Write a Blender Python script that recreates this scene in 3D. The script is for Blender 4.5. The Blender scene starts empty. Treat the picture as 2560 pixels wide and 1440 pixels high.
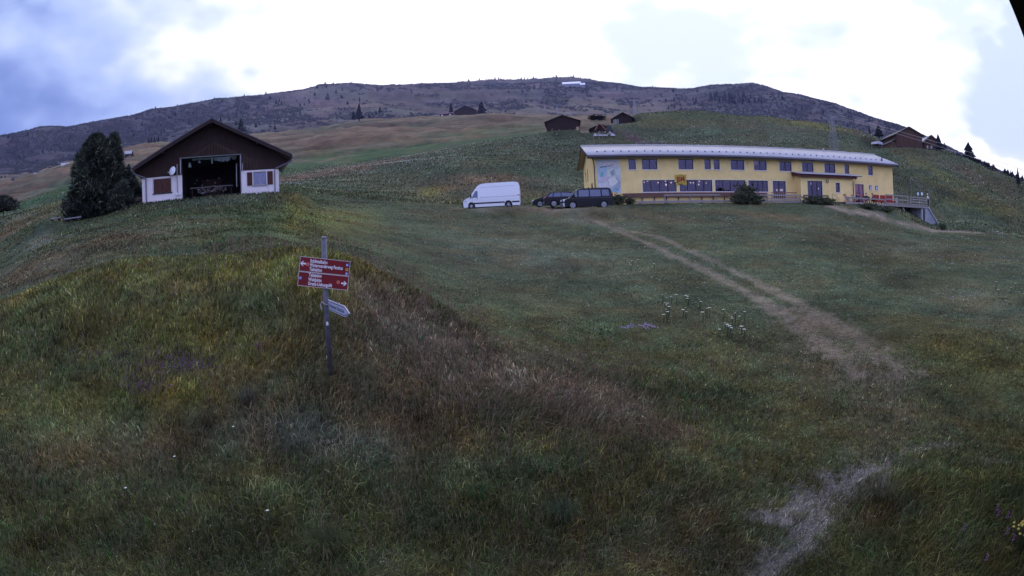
import bpy, bmesh, math, random
import numpy as np
from mathutils import Vector, Matrix
sc = bpy.context.scene
C = sc.collection
R = math.radians

# ---------------------------------------------------------------- camera
FL, PITCH, ROLL = 1292.0, R(7.01), R(2.63)        # focal length in pixels of a 2560 px wide frame
cd = bpy.data.cameras.new('camera'); cam = bpy.data.objects.new('camera', cd); C.objects.link(cam); sc.camera = cam
cd.type = 'PANO'
cd.panorama_type = 'FISHEYE_LENS_POLYNOMIAL'
cd.sensor_width = 36; cd.sensor_height = 20.25
cd.fisheye_fov = math.pi
cd.fisheye_polynomial_k0 = 0; cd.fisheye_polynomial_k1 = -(2560/36)/FL
cd.fisheye_polynomial_k2 = 0; cd.fisheye_polynomial_k3 = 0; cd.fisheye_polynomial_k4 = 0
cd.clip_start = 0.05; cd.clip_end = 20000
_cp, _sp = math.cos(PITCH), math.sin(PITCH)
_fw = Vector((0, _cp, -_sp)); _rt = Vector((1, 0, 0)); _dn = _fw.cross(_rt)
_c, _s = math.cos(ROLL), math.sin(ROLL)
_X = _c*_rt + _s*_dn; _Y = -_s*_rt + _c*_dn
cam.matrix_world = Matrix((_X, -_Y, -_fw)).transposed().to_4x4()
MC = np.array([_X, _Y, _fw])                      # world -> camera (x right, y down, z forward)

def ray(x, y):
    dx, dy = x-1280, y-720; r = math.hypot(dx, dy); th = r/FL; k = math.sin(th)/max(r, 1e-9)
    return MC.T @ np.array([dx*k, dy*k, math.cos(th)])
def aztan(x, y):
    d = ray(x, y); return math.degrees(math.atan2(d[0], d[1])), d[2]/math.hypot(d[0], d[1])
def at(x, y, r):
    d = ray(x, y); return Vector(d*(r/math.hypot(d[0], d[1])))
def project(P):
    X = P @ MC.T; h = np.hypot(X[:, 0], X[:, 1]); th = np.arctan2(h, X[:, 2]); k = FL*th/np.maximum(h, 1e-9)
    return 1280+k*X[:, 0], 720+k*X[:, 1]

# ---------------------------------------------------------------- sky, sun, exposure
wd = bpy.data.worlds.new('World'); sc.world = wd; wd.use_nodes = True
nt = wd.node_tree; nt.nodes.clear()
def nd(t, **k):
    n = nt.nodes.new(t)
    for a, b in k.items(): setattr(n, a, b)
    return n
def ln(a, b): nt.links.new(a, b)
wo = nd('ShaderNodeOutputWorld'); bg = nd('ShaderNodeBackground'); ln(bg.outputs[0], wo.inputs[0])
sky = nd('ShaderNodeTexSky', sky_type='NISHITA', sun_disc=False, sun_elevation=R(9), sun_rotation=R(-8), altitude=1500, air_density=1.0, dust_density=1.2, ozone_density=2.0)
tc = nd('ShaderNodeTexCoord')
def noise(scale, detail=5, rough=.55, stretch=(1, 1, 1)):
    mp = nd('ShaderNodeMapping'); mp.inputs['Scale'].default_value = stretch; ln(tc.outputs['Generated'], mp.inputs[0])
    n = nd('ShaderNodeTexNoise'); n.inputs['Scale'].default_value = scale; n.inputs['Detail'].default_value = detail; n.inputs['Roughness'].default_value = rough
    ln(mp.outputs[0], n.inputs['Vector']); return n
def mth(op, a, b, clamp=False):
    m = nd('ShaderNodeMath', operation=op, use_clamp=clamp)
    for i, v in enumerate((a, b)):
        if isinstance(v, (int, float)): m.inputs[i].default_value = v
        else: ln(v, m.inputs[i])
    return m.outputs[0]
def mix(f, a, b):
    m = nd('ShaderNodeMix', data_type='RGBA')
    if isinstance(f, float): m.inputs[0].default_value = f
    else: ln(f, m.inputs[0])
    for i, v in ((6, a), (7, b)):
        if isinstance(v, tuple): m.inputs[i].default_value = (*v, 1)
        else: ln(v, m.inputs[i])
    return m.outputs[2]
warp = noise(4.0, 3, .5, (1, 1, 1.6)); warpB = noise(13.0, 3, .5, (1, 1, 1.7))
wv = nd('ShaderNodeVectorMath', operation='SUBTRACT'); ln(warp.outputs['Color'], wv.inputs[0]); wv.inputs[1].default_value = (.5, .5, .5)
wv2 = nd('ShaderNodeVectorMath', operation='SUBTRACT'); ln(warpB.outputs['Color'], wv2.inputs[0]); wv2.inputs[1].default_value = (.5, .5, .5)
ws = nd('ShaderNodeVectorMath', operation='SCALE'); ln(wv.outputs[0], ws.inputs[0]); ws.inputs['Scale'].default_value = .26
ws2 = nd('ShaderNodeVectorMath', operation='SCALE'); ln(wv2.outputs[0], ws2.inputs[0]); ws2.inputs['Scale'].default_value = .07
wa = nd('ShaderNodeVectorMath', operation='ADD'); ln(tc.outputs['Generated'], wa.inputs[0]); ln(ws.outputs[0], wa.inputs[1])
wb = nd('ShaderNodeVectorMath', operation='ADD'); ln(wa.outputs[0], wb.inputs[0]); ln(ws2.outputs[0], wb.inputs[1])
def lobe(az, el, inner, outer):
    """0..1 mask around a sky direction, with a cloud-like edge (angles in degrees)."""
    d = (math.sin(R(az))*math.cos(R(el)), math.cos(R(az))*math.cos(R(el)), math.sin(R(el)))
    n = nd('ShaderNodeVectorMath', operation='DOT_PRODUCT'); ln(wb.outputs[0], n.inputs[0]); n.inputs[1].default_value = d
    mr = nd('ShaderNodeMapRange', interpolation_type='SMOOTHSTEP'); ln(n.outputs['Value'], mr.inputs[0])
    mr.inputs[1].default_value = math.cos(R(outer)); mr.inputs[2].default_value = math.cos(R(inner)); return mr.outputs[0]
SKY_WHITE = (.92, .90, .97); CLOUD_BLUE = (.25, .33, .60); CLOUD_PALE = (.44, .52, .68)
skys = nd('ShaderNodeVectorMath', operation='SCALE'); ln(sky.outputs[0], skys.inputs[0]); skys.inputs['Scale'].default_value = .11
broken = noise(1.7, 5, .55, (1, 1, 2.2)); bm_ = mth('MULTIPLY', mth('SUBTRACT', broken.outputs[0], .38), 3.2, True)
upper = mix(bm_, (.53, .60, 1.18), (.76, .82, 1.38))                      # broken grey-blue cloud overhead
upper = mix(.25, upper, skys.outputs[0])
col = mix(lobe(2, 12, 34, 66), upper, SKY_WHITE)                           # bright veil over the ridge
col = mix(mth('MULTIPLY', lobe(60, 13, 18, 42), .93), col, SKY_WHITE)
col = mix(mth('MULTIPLY', lobe(-54, 26, 6, 26), .9), col, CLOUD_PALE)
col = mix(mth('MULTIPLY', lobe(27, 28, 0, 19), .75), col, (.46, .55, .64))
col = mix(mth('MULTIPLY', lobe(55, 22, 0, 17), .72), col, (.44, .54, .68))
col = mix(mth('MULTIPLY', lobe(62, 11, 0, 9), .4), col, (.36, .44, .64))
col = mix(mth('MULTIPLY', lobe(-62, 9, 9, 31), .95), col, CLOUD_BLUE)
col = mix(mth('MULTIPLY', lobe(-68, 7, 6, 24), .85), col, (.095, .15, .39))
ln(col, bg.inputs[0]); bg.inputs[1].default_value = 1.0
sd = bpy.data.lights.new('sun', 'SUN'); so = bpy.data.objects.new('sun', sd); C.objects.link(so)
sd.energy = .35; sd.angle = R(50); sd.color = (1, .93, .9)
so.rotation_euler = (R(58), 0, R(188))                                      # from over the ridge ahead, veiled by cloud
vs = sc.view_settings; vs.view_transform = 'Standard'; vs.look = 'None'; vs.exposure = .74; vs.gamma = 1
try: vs.use_curve_mapping = False
except Exception: pass
sc.cycles.max_bounces = 5; sc.cycles.diffuse_bounces = 2; sc.cycles.glossy_bounces = 2; sc.cycles.transparent_max_bounces = 8; sc.cycles.transmission_bounces = 2
sc.cycles.volume_bounces = 0

# ---------------------------------------------------------------- helpers
def mat(name, col, rough=.8, var=0.0, scale=6.0, bump=0.0, metal=0.0, spec=.3, alpha=None, attr=None, stretch=None, detail=4):
    """Principled material, its colour broken up by object-space noise."""
    m = bpy.data.materials.new(name); m.use_nodes = True; t = m.node_tree; b = t.nodes['Principled BSDF']
    b.inputs['Roughness'].default_value = rough; b.inputs['Metallic'].default_value = metal; b.inputs['Specular IOR Level'].default_value = spec
    b.inputs['Base Color'].default_value = (*col, 1)
    if var or bump or attr:
        g = t.nodes.new('ShaderNodeNewGeometry') if attr else t.nodes.new('ShaderNodeTexCoord')
        n = t.nodes.new('ShaderNodeTexNoise'); n.inputs['Scale'].default_value = scale; n.inputs['Detail'].default_value = detail
        src = g.outputs['Position'] if attr else g.outputs['Object']
        if stretch:
            mp = t.nodes.new('ShaderNodeMapping'); mp.inputs['Scale'].default_value = stretch; t.links.new(src, mp.inputs[0]); src = mp.outputs[0]
        t.links.new(src, n.inputs['Vector'])
        if var:
            mr = t.nodes.new('ShaderNodeMapRange'); t.links.new(n.outputs[0], mr.inputs[0]); mr.inputs[1].default_value = .3; mr.inputs[2].default_value = .7
            mr.inputs[3].default_value = 1-var; mr.inputs[4].default_value = 1+var
            vm = t.nodes.new('ShaderNodeVectorMath'); vm.operation = 'SCALE'; t.links.new(mr.outputs[0], vm.inputs['Scale'])
            if attr:
                a = t.nodes.new('ShaderNodeAttribute'); a.attribute_name = attr; t.links.new(a.outputs['Color'], vm.inputs[0])
            else: vm.inputs[0].default_value = col
            t.links.new(vm.outputs[0], b.inputs['Base Color'])
        if bump:
            bu = t.nodes.new('ShaderNodeBump'); bu.inputs['Strength'].default_value = bump; bu.inputs['Distance'].default_value = .05
            t.links.new(n.outputs[0], bu.inputs['Height']); t.links.new(bu.outputs[0], b.inputs['Normal'])
    return m
def emit(name, col, s):
    m = bpy.data.materials.new(name); m.use_nodes = True; b = m.node_tree.nodes['Principled BSDF']
    b.inputs['Base Color'].default_value = (*col, 1); b.inputs['Emission Color'].default_value = (*col, 1); b.inputs['Emission Strength'].default_value = s; return m
def tag(o, label=None, cat=None, group=None, kind=None):
    if label: o['label'] = label
    if cat: o['category'] = cat
    if group: o['group'] = group
    if kind: o['kind'] = kind
    return o
def empty(name, loc=(0, 0, 0), rz=0, label=None, cat=None, group=None):
    o = bpy.data.objects.new(name, None); C.objects.link(o); o.location = loc; o.rotation_euler = (0, 0, rz); o.empty_display_size = .2
    return tag(o, label, cat, group)
def copy_tree(o, parent=None):
    c = o.copy(); C.objects.link(c); c.parent = parent
    for ch in o.children: copy_tree(ch, c)
    return c
class MB:
    def __init__(s): s.v = []; s.f = []
    def add(s, v, f):
        n = len(s.v); s.v += [tuple(p) for p in v]; s.f += [tuple(i+n for i in q) for q in f]; return s
    def box(s, x0, x1, y0, y1, z0, z1, M=None):
        v = [Vector((x, y, z)) for x in (x0, x1) for y in (y0, y1) for z in (z0, z1)]
        if M is not None: v = [M @ p for p in v]
        return s.add(v, [(0, 1, 3, 2), (4, 6, 7, 5), (0, 4, 5, 1), (2, 3, 7, 6), (0, 2, 6, 4), (1, 5, 7, 3)])
    def bar(s, a, b, w, h=None, up=(0, 0, 1)):
        """Rectangular bar from a to b, w wide and h high."""
        a, b = Vector(a), Vector(b); h = h or w; d = (b-a).normalized(); up = Vector(up)
        if abs(d.dot(up)) > .98: up = Vector((0, 1, 0))
        x = d.cross(up).normalized()*w/2; y = x.cross(d).normalized()*h/2
        v = [p+i*x+j*y for p in (a, b) for i, j in ((-1, -1), (1, -1), (1, 1), (-1, 1))]
        return s.add(v, [(0, 3, 2, 1), (4, 5, 6, 7), (0, 1, 5, 4), (1, 2, 6, 5), (2, 3, 7, 6), (3, 0, 4, 7)])
    def tube(s, pts, r, n=8, cap=True):
        pts = [Vector(p) for p in pts]; rs = r if isinstance(r, (list, tuple)) else [r]*len(pts); rings = []
        for i, p in enumerate(pts):
            d = (pts[min(i+1, len(pts)-1)]-pts[max(i-1, 0)]).normalized(); u = Vector((0, 0, 1)) if abs(d.z) < .95 else Vector((1, 0, 0))
            x = d.cross(u).normalized(); y = x.cross(d).normalized()
            rings.append([p+rs[i]*(math.cos(2*math.pi*k/n)*x+math.sin(2*math.pi*k/n)*y) for k in range(n)])
        v = [q for g in rings for q in g]; f = []
        for i in range(len(pts)-1):
            for k in range(n): f.append((i*n+k, i*n+(k+1) % n, (i+1)*n+(k+1) % n, (i+1)*n+k))
        if cap: f += [tuple(range(n-1, -1, -1)), tuple(range((len(pts)-1)*n, len(pts)*n))]
        return s.add(v, f)
    def ball(s, c, r, n=8, m=6, sz=1.0):
        v = []; f = []
        for i in range(m+1):
            t = math.pi*i/m
            for k in range(n):
                a = 2*math.pi*k/n; v.append((c[0]+r*math.sin(t)*math.cos(a), c[1]+r*math.sin(t)*math.sin(a), c[2]+r*sz*math.cos(t)))
        for i in range(m):
            for k in range(n): f.append((i*n+k, (i+1)*n+k, (i+1)*n+(k+1) % n, i*n+(k+1) % n))
        return s.add(v, f)
    def prism(s, poly, y0, y1):
        """Polygon in the x-z plane extruded along y."""
        n = len(poly); v = [(x, y0, z) for x, z in poly]+[(x, y1, z) for x, z in poly]
        return s.add(v, [tuple(range(n)), tuple(range(2*n-1, n-1, -1))]+[(i, i+n, (i+1) % n+n, (i+1) % n) for i in range(n)])
    def build(s, name, m, parent=None, smooth=False, label=None, bevel=0):
        me = bpy.data.meshes.new(name); me.from_pydata(s.v, [], s.f); me.update()
        bmm = bmesh.new(); bmm.from_mesh(me); bmesh.ops.recalc_face_normals(bmm, faces=bmm.faces)
        if bevel: bmesh.ops.bevel(bmm, geom=bmm.edges[:], offset=bevel, segments=2, affect='EDGES', profile=.7)
        bmm.to_mesh(me); bmm.free()
        me.materials.append(m)
        if smooth: me.polygons.foreach_set('use_smooth', [True]*len(me.polygons))
        o = bpy.data.objects.new(name, me); C.objects.link(o); o.parent = parent
        if label: o['label'] = label
        return o
def np_mesh(name, V, F, m, cols=None, smooth=False, parent=None, nside=None):
    """Mesh from numpy: V (n,3), F (m,k)."""
    me = bpy.data.meshes.new(name); k = F.shape[1]
    me.vertices.add(len(V)); me.vertices.foreach_set('co', V.astype(np.float32).ravel())
    me.loops.add(F.size); me.loops.foreach_set('vertex_index', F.astype(np.int32).ravel())
    me.polygons.add(len(F)); me.polygons.foreach_set('loop_start', np.arange(0, F.size, k, dtype=np.int32))
    try: me.polygons.foreach_set('loop_total', np.full(len(F), k, dtype=np.int32))
    except Exception: pass
    me.update(calc_edges=True)
    if smooth: me.polygons.foreach_set('use_smooth', np.ones(len(F), dtype=bool))
    if cols is not None:
        a = me.attributes.new('col', 'FLOAT_COLOR', 'POINT'); a.data.foreach_set('color', np.c_[cols, np.ones(len(cols))].astype(np.float32).ravel())
    me.materials.append(m)
    o = bpy.data.objects.new(name, me); C.objects.link(o); o.parent = parent; return o
def vnoise(x, y, seed=0):
    """Smooth value noise in [-1, 1]."""
    xi, yi = np.floor(x), np.floor(y); fx, fy = x-xi, y-yi; fx = fx*fx*(3-2*fx); fy = fy*fy*(3-2*fy)
    def h(a, b):
        n = (a.astype(np.int64)*374761393+b.astype(np.int64)*668265263+seed*1442695041) & 0x7fffffff
        n = ((n ^ (n >> 13))*1274126177) & 0x7fffffff
        return (((n ^ (n >> 16)) & 0xffff)/65535.0)*2-1
    return (h(xi, yi)*(1-fx)+h(xi+1, yi)*fx)*(1-fy)+(h(xi, yi+1)*(1-fx)+h(xi+1, yi+1)*fx)*fy
def fbm(x, y, seed=0, oct=4, gain=.5):
    s = 0; a = 1; t = 0
    for i in range(oct): s = s+a*vnoise(x*2**i, y*2**i, seed+i*17); t += a; a *= gain
    return s/t
# ---------------------------------------------------------------- terrain: crest and foot lines seen in the photo, each with its real distance
LINES = [
 [(0,1440,5.7),(640,1440,4.8),(1280,1440,4.5),(1900,1440,4.9),(2560,1440,5.9)],
 [(0,1130,8.2),(400,1130,7.2),(800,1140,6.7),(1280,1150,6.7),(1700,1150,7.0),(2100,1150,7.6),(2560,1180,8.4)],
 [(0,940,10.5),(400,920,9.2),(825,928,8.0),(1100,960,8.6),(1400,1010,8.7),(1700,1090,8.1),(1900,1060,9.0),(2200,1020,10),(2560,1000,11.5)],
 [(0,760,15.0),(150,700,15.0),(300,660,14.8),(500,640,14.5),(700,627,14.0),(820,640,13.0),(900,662,12.4),(1000,712,11.8),(1130,800,11.2),(1250,866,10.6),(1400,920,10.2),(1550,975,9.8),(1700,1010,10.0),(1900,950,11.5),(2200,900,13),(2560,880,14.5)],
 [(0,766,17.5),(150,707,17.5),(300,668,17.4),(500,650,17),(700,637,16.6),(820,655,15.6),(900,690,15),(1000,750,14.5),(1130,815,13.6),(1250,850,12.8),(1400,890,12.4),(1550,900,12.8),(1900,880,14),(2200,840,15),(2560,820,17)],
 [(0,700,27),(100,650,25),(250,610,24),(400,590,24),(550,580,24),(700,590,23),(820,610,23),(900,630,23),(1000,655,23),(1130,690,22),(1280,712,21),(1500,710,22),(1800,700,23),(2100,710,23.5),(2560,730,25)],
 [(0,650,38),(100,595,38),(250,560,37),(400,530,37),(550,515,37),(700,520,36),(820,545,36),(1000,560,40),(1280,572,42),(1430,560,43),(1600,560,44),(1800,560,46),(2050,560,50),(2200,575,52),(2330,592,54),(2560,625,48)],
 [(0,636,44),(90,575,45),(180,552,46),(260,537,45),(350,508,44),(450,498,43.5),(600,480,44.5),(700,474,46.5),(780,503,50),(900,514,53),(1000,518,54),(1160,523,54.5),(1300,525,53.5),(1430,523,50.5),(1510,520,51.5),(1560,514,55),(1700,509,57),(1850,513,58),(2000,512,60),(2100,514,62),(2200,533,62),(2300,566,62),(2340,575,62.5),(2450,583,64),(2560,598,64)],
 [(0,600,62),(100,545,62),(180,520,62),(350,480,60),(700,468,58),(780,488,60),(900,502,63),(1000,508,64),(1160,514,64),(1300,516,64),(1420,515,63),(1560,508,63),(1700,505,64),(1900,503,66),(2100,505,69),(2240,520,72),(2330,575,70),(2450,583,72),(2560,598,74)],
 [(0,575,80),(100,530,80),(180,505,82),(350,478,84),(700,462,86),(780,470,82),(900,478,80),(1050,492,78),(1150,500,76),(1280,504,76),(1400,500,76),(1500,496,80),(1700,480,84),(1900,475,88),(2100,480,92),(2240,500,92),(2330,555,88),(2450,572,86),(2560,592,88)],
 [(0,545,100),(100,519,100),(165,500,103),(350,466,105),(700,458,105),(800,450,105),(900,450,100),(1060,452,92),(1150,442,90),(1230,438,90),(1370,450,92),(1500,425,105),(1700,400,115),(1900,400,115),(2100,420,112),(2300,450,105),(2450,500,100),(2560,540,98)],
 [(0,548,112),(100,521,112),(165,503,115),(350,472,118),(700,456,112),(800,440,120),(900,426,126),(1000,403,135),(1100,386,138),(1230,378,132),(1370,375,130),(1500,368,140),(1700,345,155),(1900,345,150),(2100,372,140),(2300,402,128),(2450,450,120),(2560,495,112)],
 [(0,550,124),(100,523,124),(165,506,126),(350,476,130),(700,453,124),(800,436,132),(900,420,140),(1000,397,150),(1100,376,158),(1250,351,166),(1370,335,170),(1480,337,165),(1540,318,178),(1590,286,205),(1680,279,215),(1760,280,212),(1850,291,190),(1910,289,188),(2050,309,178),(2130,328,170),(2200,350,160),(2300,374,150),(2370,385,145),(2450,410,135),(2560,456,122)],
 [(0,560,150),(100,535,150),(165,512,160),(350,480,170),(700,452,160),(800,438,175),(900,423,185),(1000,402,195),(1100,382,205),(1250,358,220),(1370,343,225),(1540,330,230),(1640,300,260),(1760,300,260),(1900,305,250),(2050,330,240),(2200,372,220),(2370,402,190),(2560,476,160)],
 [(0,510,260),(100,478,270),(165,450,280),(350,425,290),(700,405,300),(800,390,300),(900,372,310),(1100,350,320),(1250,330,330),(1370,322,330),(1540,318,330),(1760,305,340),(1900,310,340),(2050,332,330),(2200,372,300),(2370,402,260),(2560,476,220)],
 [(0,468,430),(60,447,430),(110,430,440),(165,417,450),(240,412,470),(290,388,500),(345,368,510),(405,362,520),(600,348,560),(720,332,600),(820,316,620),(904,305,640),(1031,298,660),(1136,292,680),(1221,290,680),(1290,294,680),(1360,297,680),(1480,300,680),(1600,303,660),(1760,300,640),(1900,308,600),(2050,330,560),(2200,372,500),(2370,402,430),(2560,478,350)],
 [(0,472,560),(165,422,600),(290,393,640),(405,368,680),(600,353,740),(820,321,820),(1031,303,880),(1221,295,900),(1480,305,900),(1760,304,850),(2050,332,760),(2200,372,680),(2370,402,600),(2560,480,480)],
 [(0,415,1000),(165,385,1050),(350,345,1100),(600,300,1200),(820,275,1300),(1031,265,1350),(1221,262,1350),(1480,262,1350),(1700,272,1300),(1900,280,1200),(2050,300,1100),(2200,335,1000),(2370,390,850),(2560,468,700)],
 [(0,341,1700),(14,338,1700),(55,329,1700),(100,318,1710),(125,316,1710),(170,318,1720),(230,306,1730),(280,298,1750),(340,287,1770),(380,273,1790),(430,269,1800),(480,259,1820),(540,248,1850),(600,243,1880),(660,237,1900),(720,229,1930),(762,224,1950),(800,211,1980),(880,208,2000),(945,213,2000),(1000,211,2010),(1060,208,2020),(1120,209,2040),(1170,203,2060),(1220,200,2070),(1330,198,2100),(1380,194,2120),(1430,193,2120),(1475,198,2110),(1510,205,2100),(1560,211,2080),(1600,218,2060),(1650,220,2040),(1700,222,2000),(1730,222,1970),(1775,214,1950),(1840,211,1930),(1880,208,1920),(1910,214,1900),(1955,231,1870),(2005,238,1840),(2045,250,1800),(2085,258,1760),(2130,275,1700),(2190,297,1600),(2250,314,1500),(2320,345,1380),(2400,382,1250),(2460,408,1150),(2510,432,1050),(2560,452,950)],
]
AZ = np.r_[-180:-70:5.0, -70:70.01:0.2, 75:180.1:5.0]; NA = len(AZ)
RR = np.r_[0.6, 1.5, 2.5, 3.4, 4.2*1.0122**np.arange(0, 520)]; RR = np.r_[RR[RR < 2300], 2320, 2500, 2800]; NR = len(RR)
Rn = np.zeros((len(LINES)+3, NA)); Zn = np.zeros_like(Rn)
for i, L in enumerate(LINES):
    a = np.array([aztan(x, y)+(r,) for x, y, r in L]); a = a[np.argsort(a[:, 0])]
    tn = np.interp(AZ, a[:, 0], a[:, 1]); rr = np.exp(np.interp(AZ, a[:, 0], np.log(a[:, 2])))
    w = 9 if i < 17 else 2
    if i >= 7 and i < 9: w = 5
    if 9 <= i < 18: w = 8 if i in (12, 15) else 26
    k = np.exp(-np.linspace(-2, 2, 2*w+1)**2); k /= k.sum()
    sel = (AZ > -70.1) & (AZ < 70.1)
    for q in (tn, rr):
        p = np.r_[np.full(w, q[sel][0]), q[sel], np.full(w, q[sel][-1])]; q[sel] = np.convolve(p, k, 'valid')
    Rn[i+1] = rr; Zn[i+1] = tn*rr
Rn[0] = .3; Zn[0] = -3.75
Rn[-2] = Rn[-3]*1.25; Zn[-2] = Zn[-3]*.93; Rn[-1] = 3400; Zn[-1] = Zn[-3]*.5
back = np.clip((np.abs(AZ)-75)/45, 0, 1); back = back*back*(3-2*back)
zmean = Zn[:, (AZ > -60) & (AZ < 60)].mean(1)[:, None]*np.r_[1, np.full(8, 1), np.full(len(LINES)-6, .15)][:, None]
Zn = Zn*(1-back)+zmean*back
Rn = np.exp(np.log(Rn)*(1-back)+np.log(Rn[:, (AZ > -60) & (AZ < 60)]).mean(1)[:, None]*back)
Rn = np.maximum.accumulate(Rn+np.arange(len(Rn))[:, None]*1e-3, axis=0)
def pchip(X, Y, x):
    """Monotone cubic through the nodes of every column: X, Y (n, cols), x (m) -> (m, cols)."""
    h = np.diff(X, axis=0); d = np.diff(Y, axis=0)/h; m = np.zeros_like(Y)
    w1 = 2*h[1:]+h[:-1]; w2 = h[1:]+2*h[:-1]; ok = d[1:]*d[:-1] > 0
    with np.errstate(all='ignore'): hm = (w1+w2)/(w1/d[:-1]+w2/d[1:])
    m[1:-1] = np.where(ok, hm, 0); m[0] = d[0]; m[-1] = d[-1]
    out = np.empty((len(x), X.shape[1])); cols = np.arange(X.shape[1])
    for i, xx in enumerate(x):
        j = np.clip((X <= xx).sum(0)-1, 0, len(X)-2); x0 = X[j, cols]; hh = h[j, cols]; t = np.clip((xx-x0)/hh, 0, 1)
        out[i] = (1+2*t)*(1-t)**2*Y[j, cols]+t*(1-t)**2*hh*m[j, cols]+t*t*(3-2*t)*Y[j+1, cols]+t*t*(t-1)*hh*m[j+1, cols]
    return out
Z = pchip(np.log(Rn), Zn, np.log(RR))
sa, ca = np.sin(np.radians(AZ)), np.cos(np.radians(AZ))
GX, GY = RR[:, None]*sa, RR[:, None]*ca
RG = np.repeat(RR[:, None], NA, 1)
def ramp(x, a, b): t = np.clip((x-a)/(b-a), 0, 1); return t*t*(3-2*t)
# relief: hummocks near by, terraced waves on the meadows, gullies on the mountain
Z += (1-ramp(RG, 25, 40))*(.10*fbm(GX/1.7, GY/1.7, 3)+.12*fbm(GX/4, GY/4, 8, 2))*ramp(RG, 3, 6)
Z += ramp(RG, 12, 20)*(1-ramp(RG, 40, 46))*.25*fbm(GX/7, GY/5, 11, 3)
Z += ramp(RG, 68, 90)*(1-ramp(RG, 240, 330))*(1.1*fbm(GX/26, GY/13, 5, 4)+.4*fbm(GX/9, GY/3, 15, 3))
Z += ramp(RG, 230, 300)*(1-ramp(RG, 700, 900))*(7.5*fbm(GX/90, GY/42, 21, 4)+3.2*fbm(GX/45, GY/11, 25, 3))
RCREST = Rn[-3][None, :]
Z += ramp(RG, 720, 950)*(17*(fbm(GX/170, GY/120, 31, 5)-.12)*(1-ramp(RG/RCREST, .66, .97))+6*fbm(GX/120, GY/24, 37, 4)*(1-ramp(RG/RCREST, .8, .98)))
Z += ramp(RG, 720, 950)*ramp(RG/RCREST, .9, 1.0)*1.8*fbm(GX/40, GY/40, 41, 3)
TCREST = Zn[-3]/Rn[-3]; _lim = TCREST[None, :]*RG-.004*RG*(1-RG/RCREST)-1.2*(1+fbm(GX/60, GY/25, 43, 3))*ramp(1-RG/RCREST, 0, .03)
Z = np.where((RG > 720) & (RG < RCREST*1.02), np.minimum(Z, _lim+1.5*fbm(GX/50, GY/50, 47, 3)), Z)

# ---- level pads under buildings, vehicles and benches (x, y, radius, height)
SB = 1.12; BO = np.array([12.3793, 51.5436])*SB; BY = -0.0233854
HO = np.array([-23.48, 27.65])*1.2; HY = R(31)
def plane_at(px, py, o, yaw, off=0):
    """Where a line of sight meets a facade plane moved `off` metres towards the camera: (along, height)."""
    d = ray(px, py); n = np.array([-math.sin(yaw), math.cos(yaw)]); o2 = o-n*off; t = (n @ o2)/(n @ d[:2]); P = d*t
    return float((P[:2]-o2) @ np.array([math.cos(yaw), math.sin(yaw)])), float(P[2])
def bl(px, py, off=0): return plane_at(px, py, BO, BY, off)
def hl(px, py, off=0): return plane_at(px, py, HO, HY, off)
def bw(u, off, z=0):
    c, s = math.cos(BY), math.sin(BY); return Vector((BO[0]+u*c+off*s, BO[1]+u*s-off*c, z))
def hw(u, off, z=0):
    c, s = math.cos(HY), math.sin(HY); return Vector((HO[0]+u*c+off*s, HO[1]+u*s-off*c, z))
VAN, SMALL, WAGON, BUS = at(1228, 522, 53.3), at(1361, 517.5, 55.6), at(1392, 517.5, 53.8), at(1468, 521.5, 50.3)
PADS = [(VAN.x, VAN.y, 3.6, VAN.z), (SMALL.x, SMALL.y, 2.6, SMALL.z), (WAGON.x, WAGON.y, 2.6, WAGON.z), (BUS.x, BUS.y, 3.4, BUS.z)]
for u in range(-2, 34, 3): p = bw(u, -4); PADS.append((p.x, p.y, 5.2, 1.75))
for u, v in ((2, -3), (6, -3), (10, -3), (4, -7), (9, -7)): p = hw(u, v); PADS.append((p.x, p.y, 3.4, 3.75))
for px_, py_, r_, rad in ((1409, 334, 168, 7), (1500, 337, 165, 5), (1555, 316, 182, 5), (2250, 379, 150, 8), (2333, 379, 158, 5), (1163, 291.5, 668, 12), (1112, 296, 668, 8)):
    p = at(px_, py_, r_); PADS.append((p.x, p.y, rad, p.z))
for px_, py_ in ((139, 553), (182, 558)): p = at(px_, py_, 41.5); PADS.append((p.x, p.y, 1.3, p.z))
for x_, y_, rad, zz in PADS:
    d_ = np.hypot(GX-x_, GY-y_); w_ = 1-ramp(d_, rad, rad*1.6); Z += (zz-Z)*w_
def ground(x, y):
    """Height of the terrain under (x, y)."""
    x = np.atleast_1d(np.asarray(x, float)); y = np.atleast_1d(np.asarray(y, float))
    az = np.degrees(np.arctan2(x, y)); r = np.hypot(x, y)
    j = np.clip(np.searchsorted(AZ, az)-1, 0, NA-2); t = (az-AZ[j])/(AZ[j+1]-AZ[j])
    i = np.clip(np.searchsorted(RR, r)-1, 0, NR-2); s = np.clip((r-RR[i])/(RR[i+1]-RR[i]), 0, 1)
    return (Z[i, j]*(1-s)+Z[i+1, j]*s)*(1-t)+(Z[i, j+1]*(1-s)+Z[i+1, j+1]*s)*t
def gz(x, y): return float(ground(x, y)[0])
def hit(px, py, r0=3.0, r1=2400):
    """Point where the line of sight through a pixel meets the terrain."""
    az, tn = aztan(px, py); a = R(az); rs = np.exp(np.linspace(math.log(r0), math.log(r1), 3000))
    z = ground(rs*math.sin(a), rs*math.cos(a)); k = np.nonzero(z >= tn*rs)[0]
    r = rs[k[0]] if len(k) else r1
    return Vector((r*math.sin(a), r*math.cos(a), gz(r*math.sin(a), r*math.cos(a))))

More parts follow.
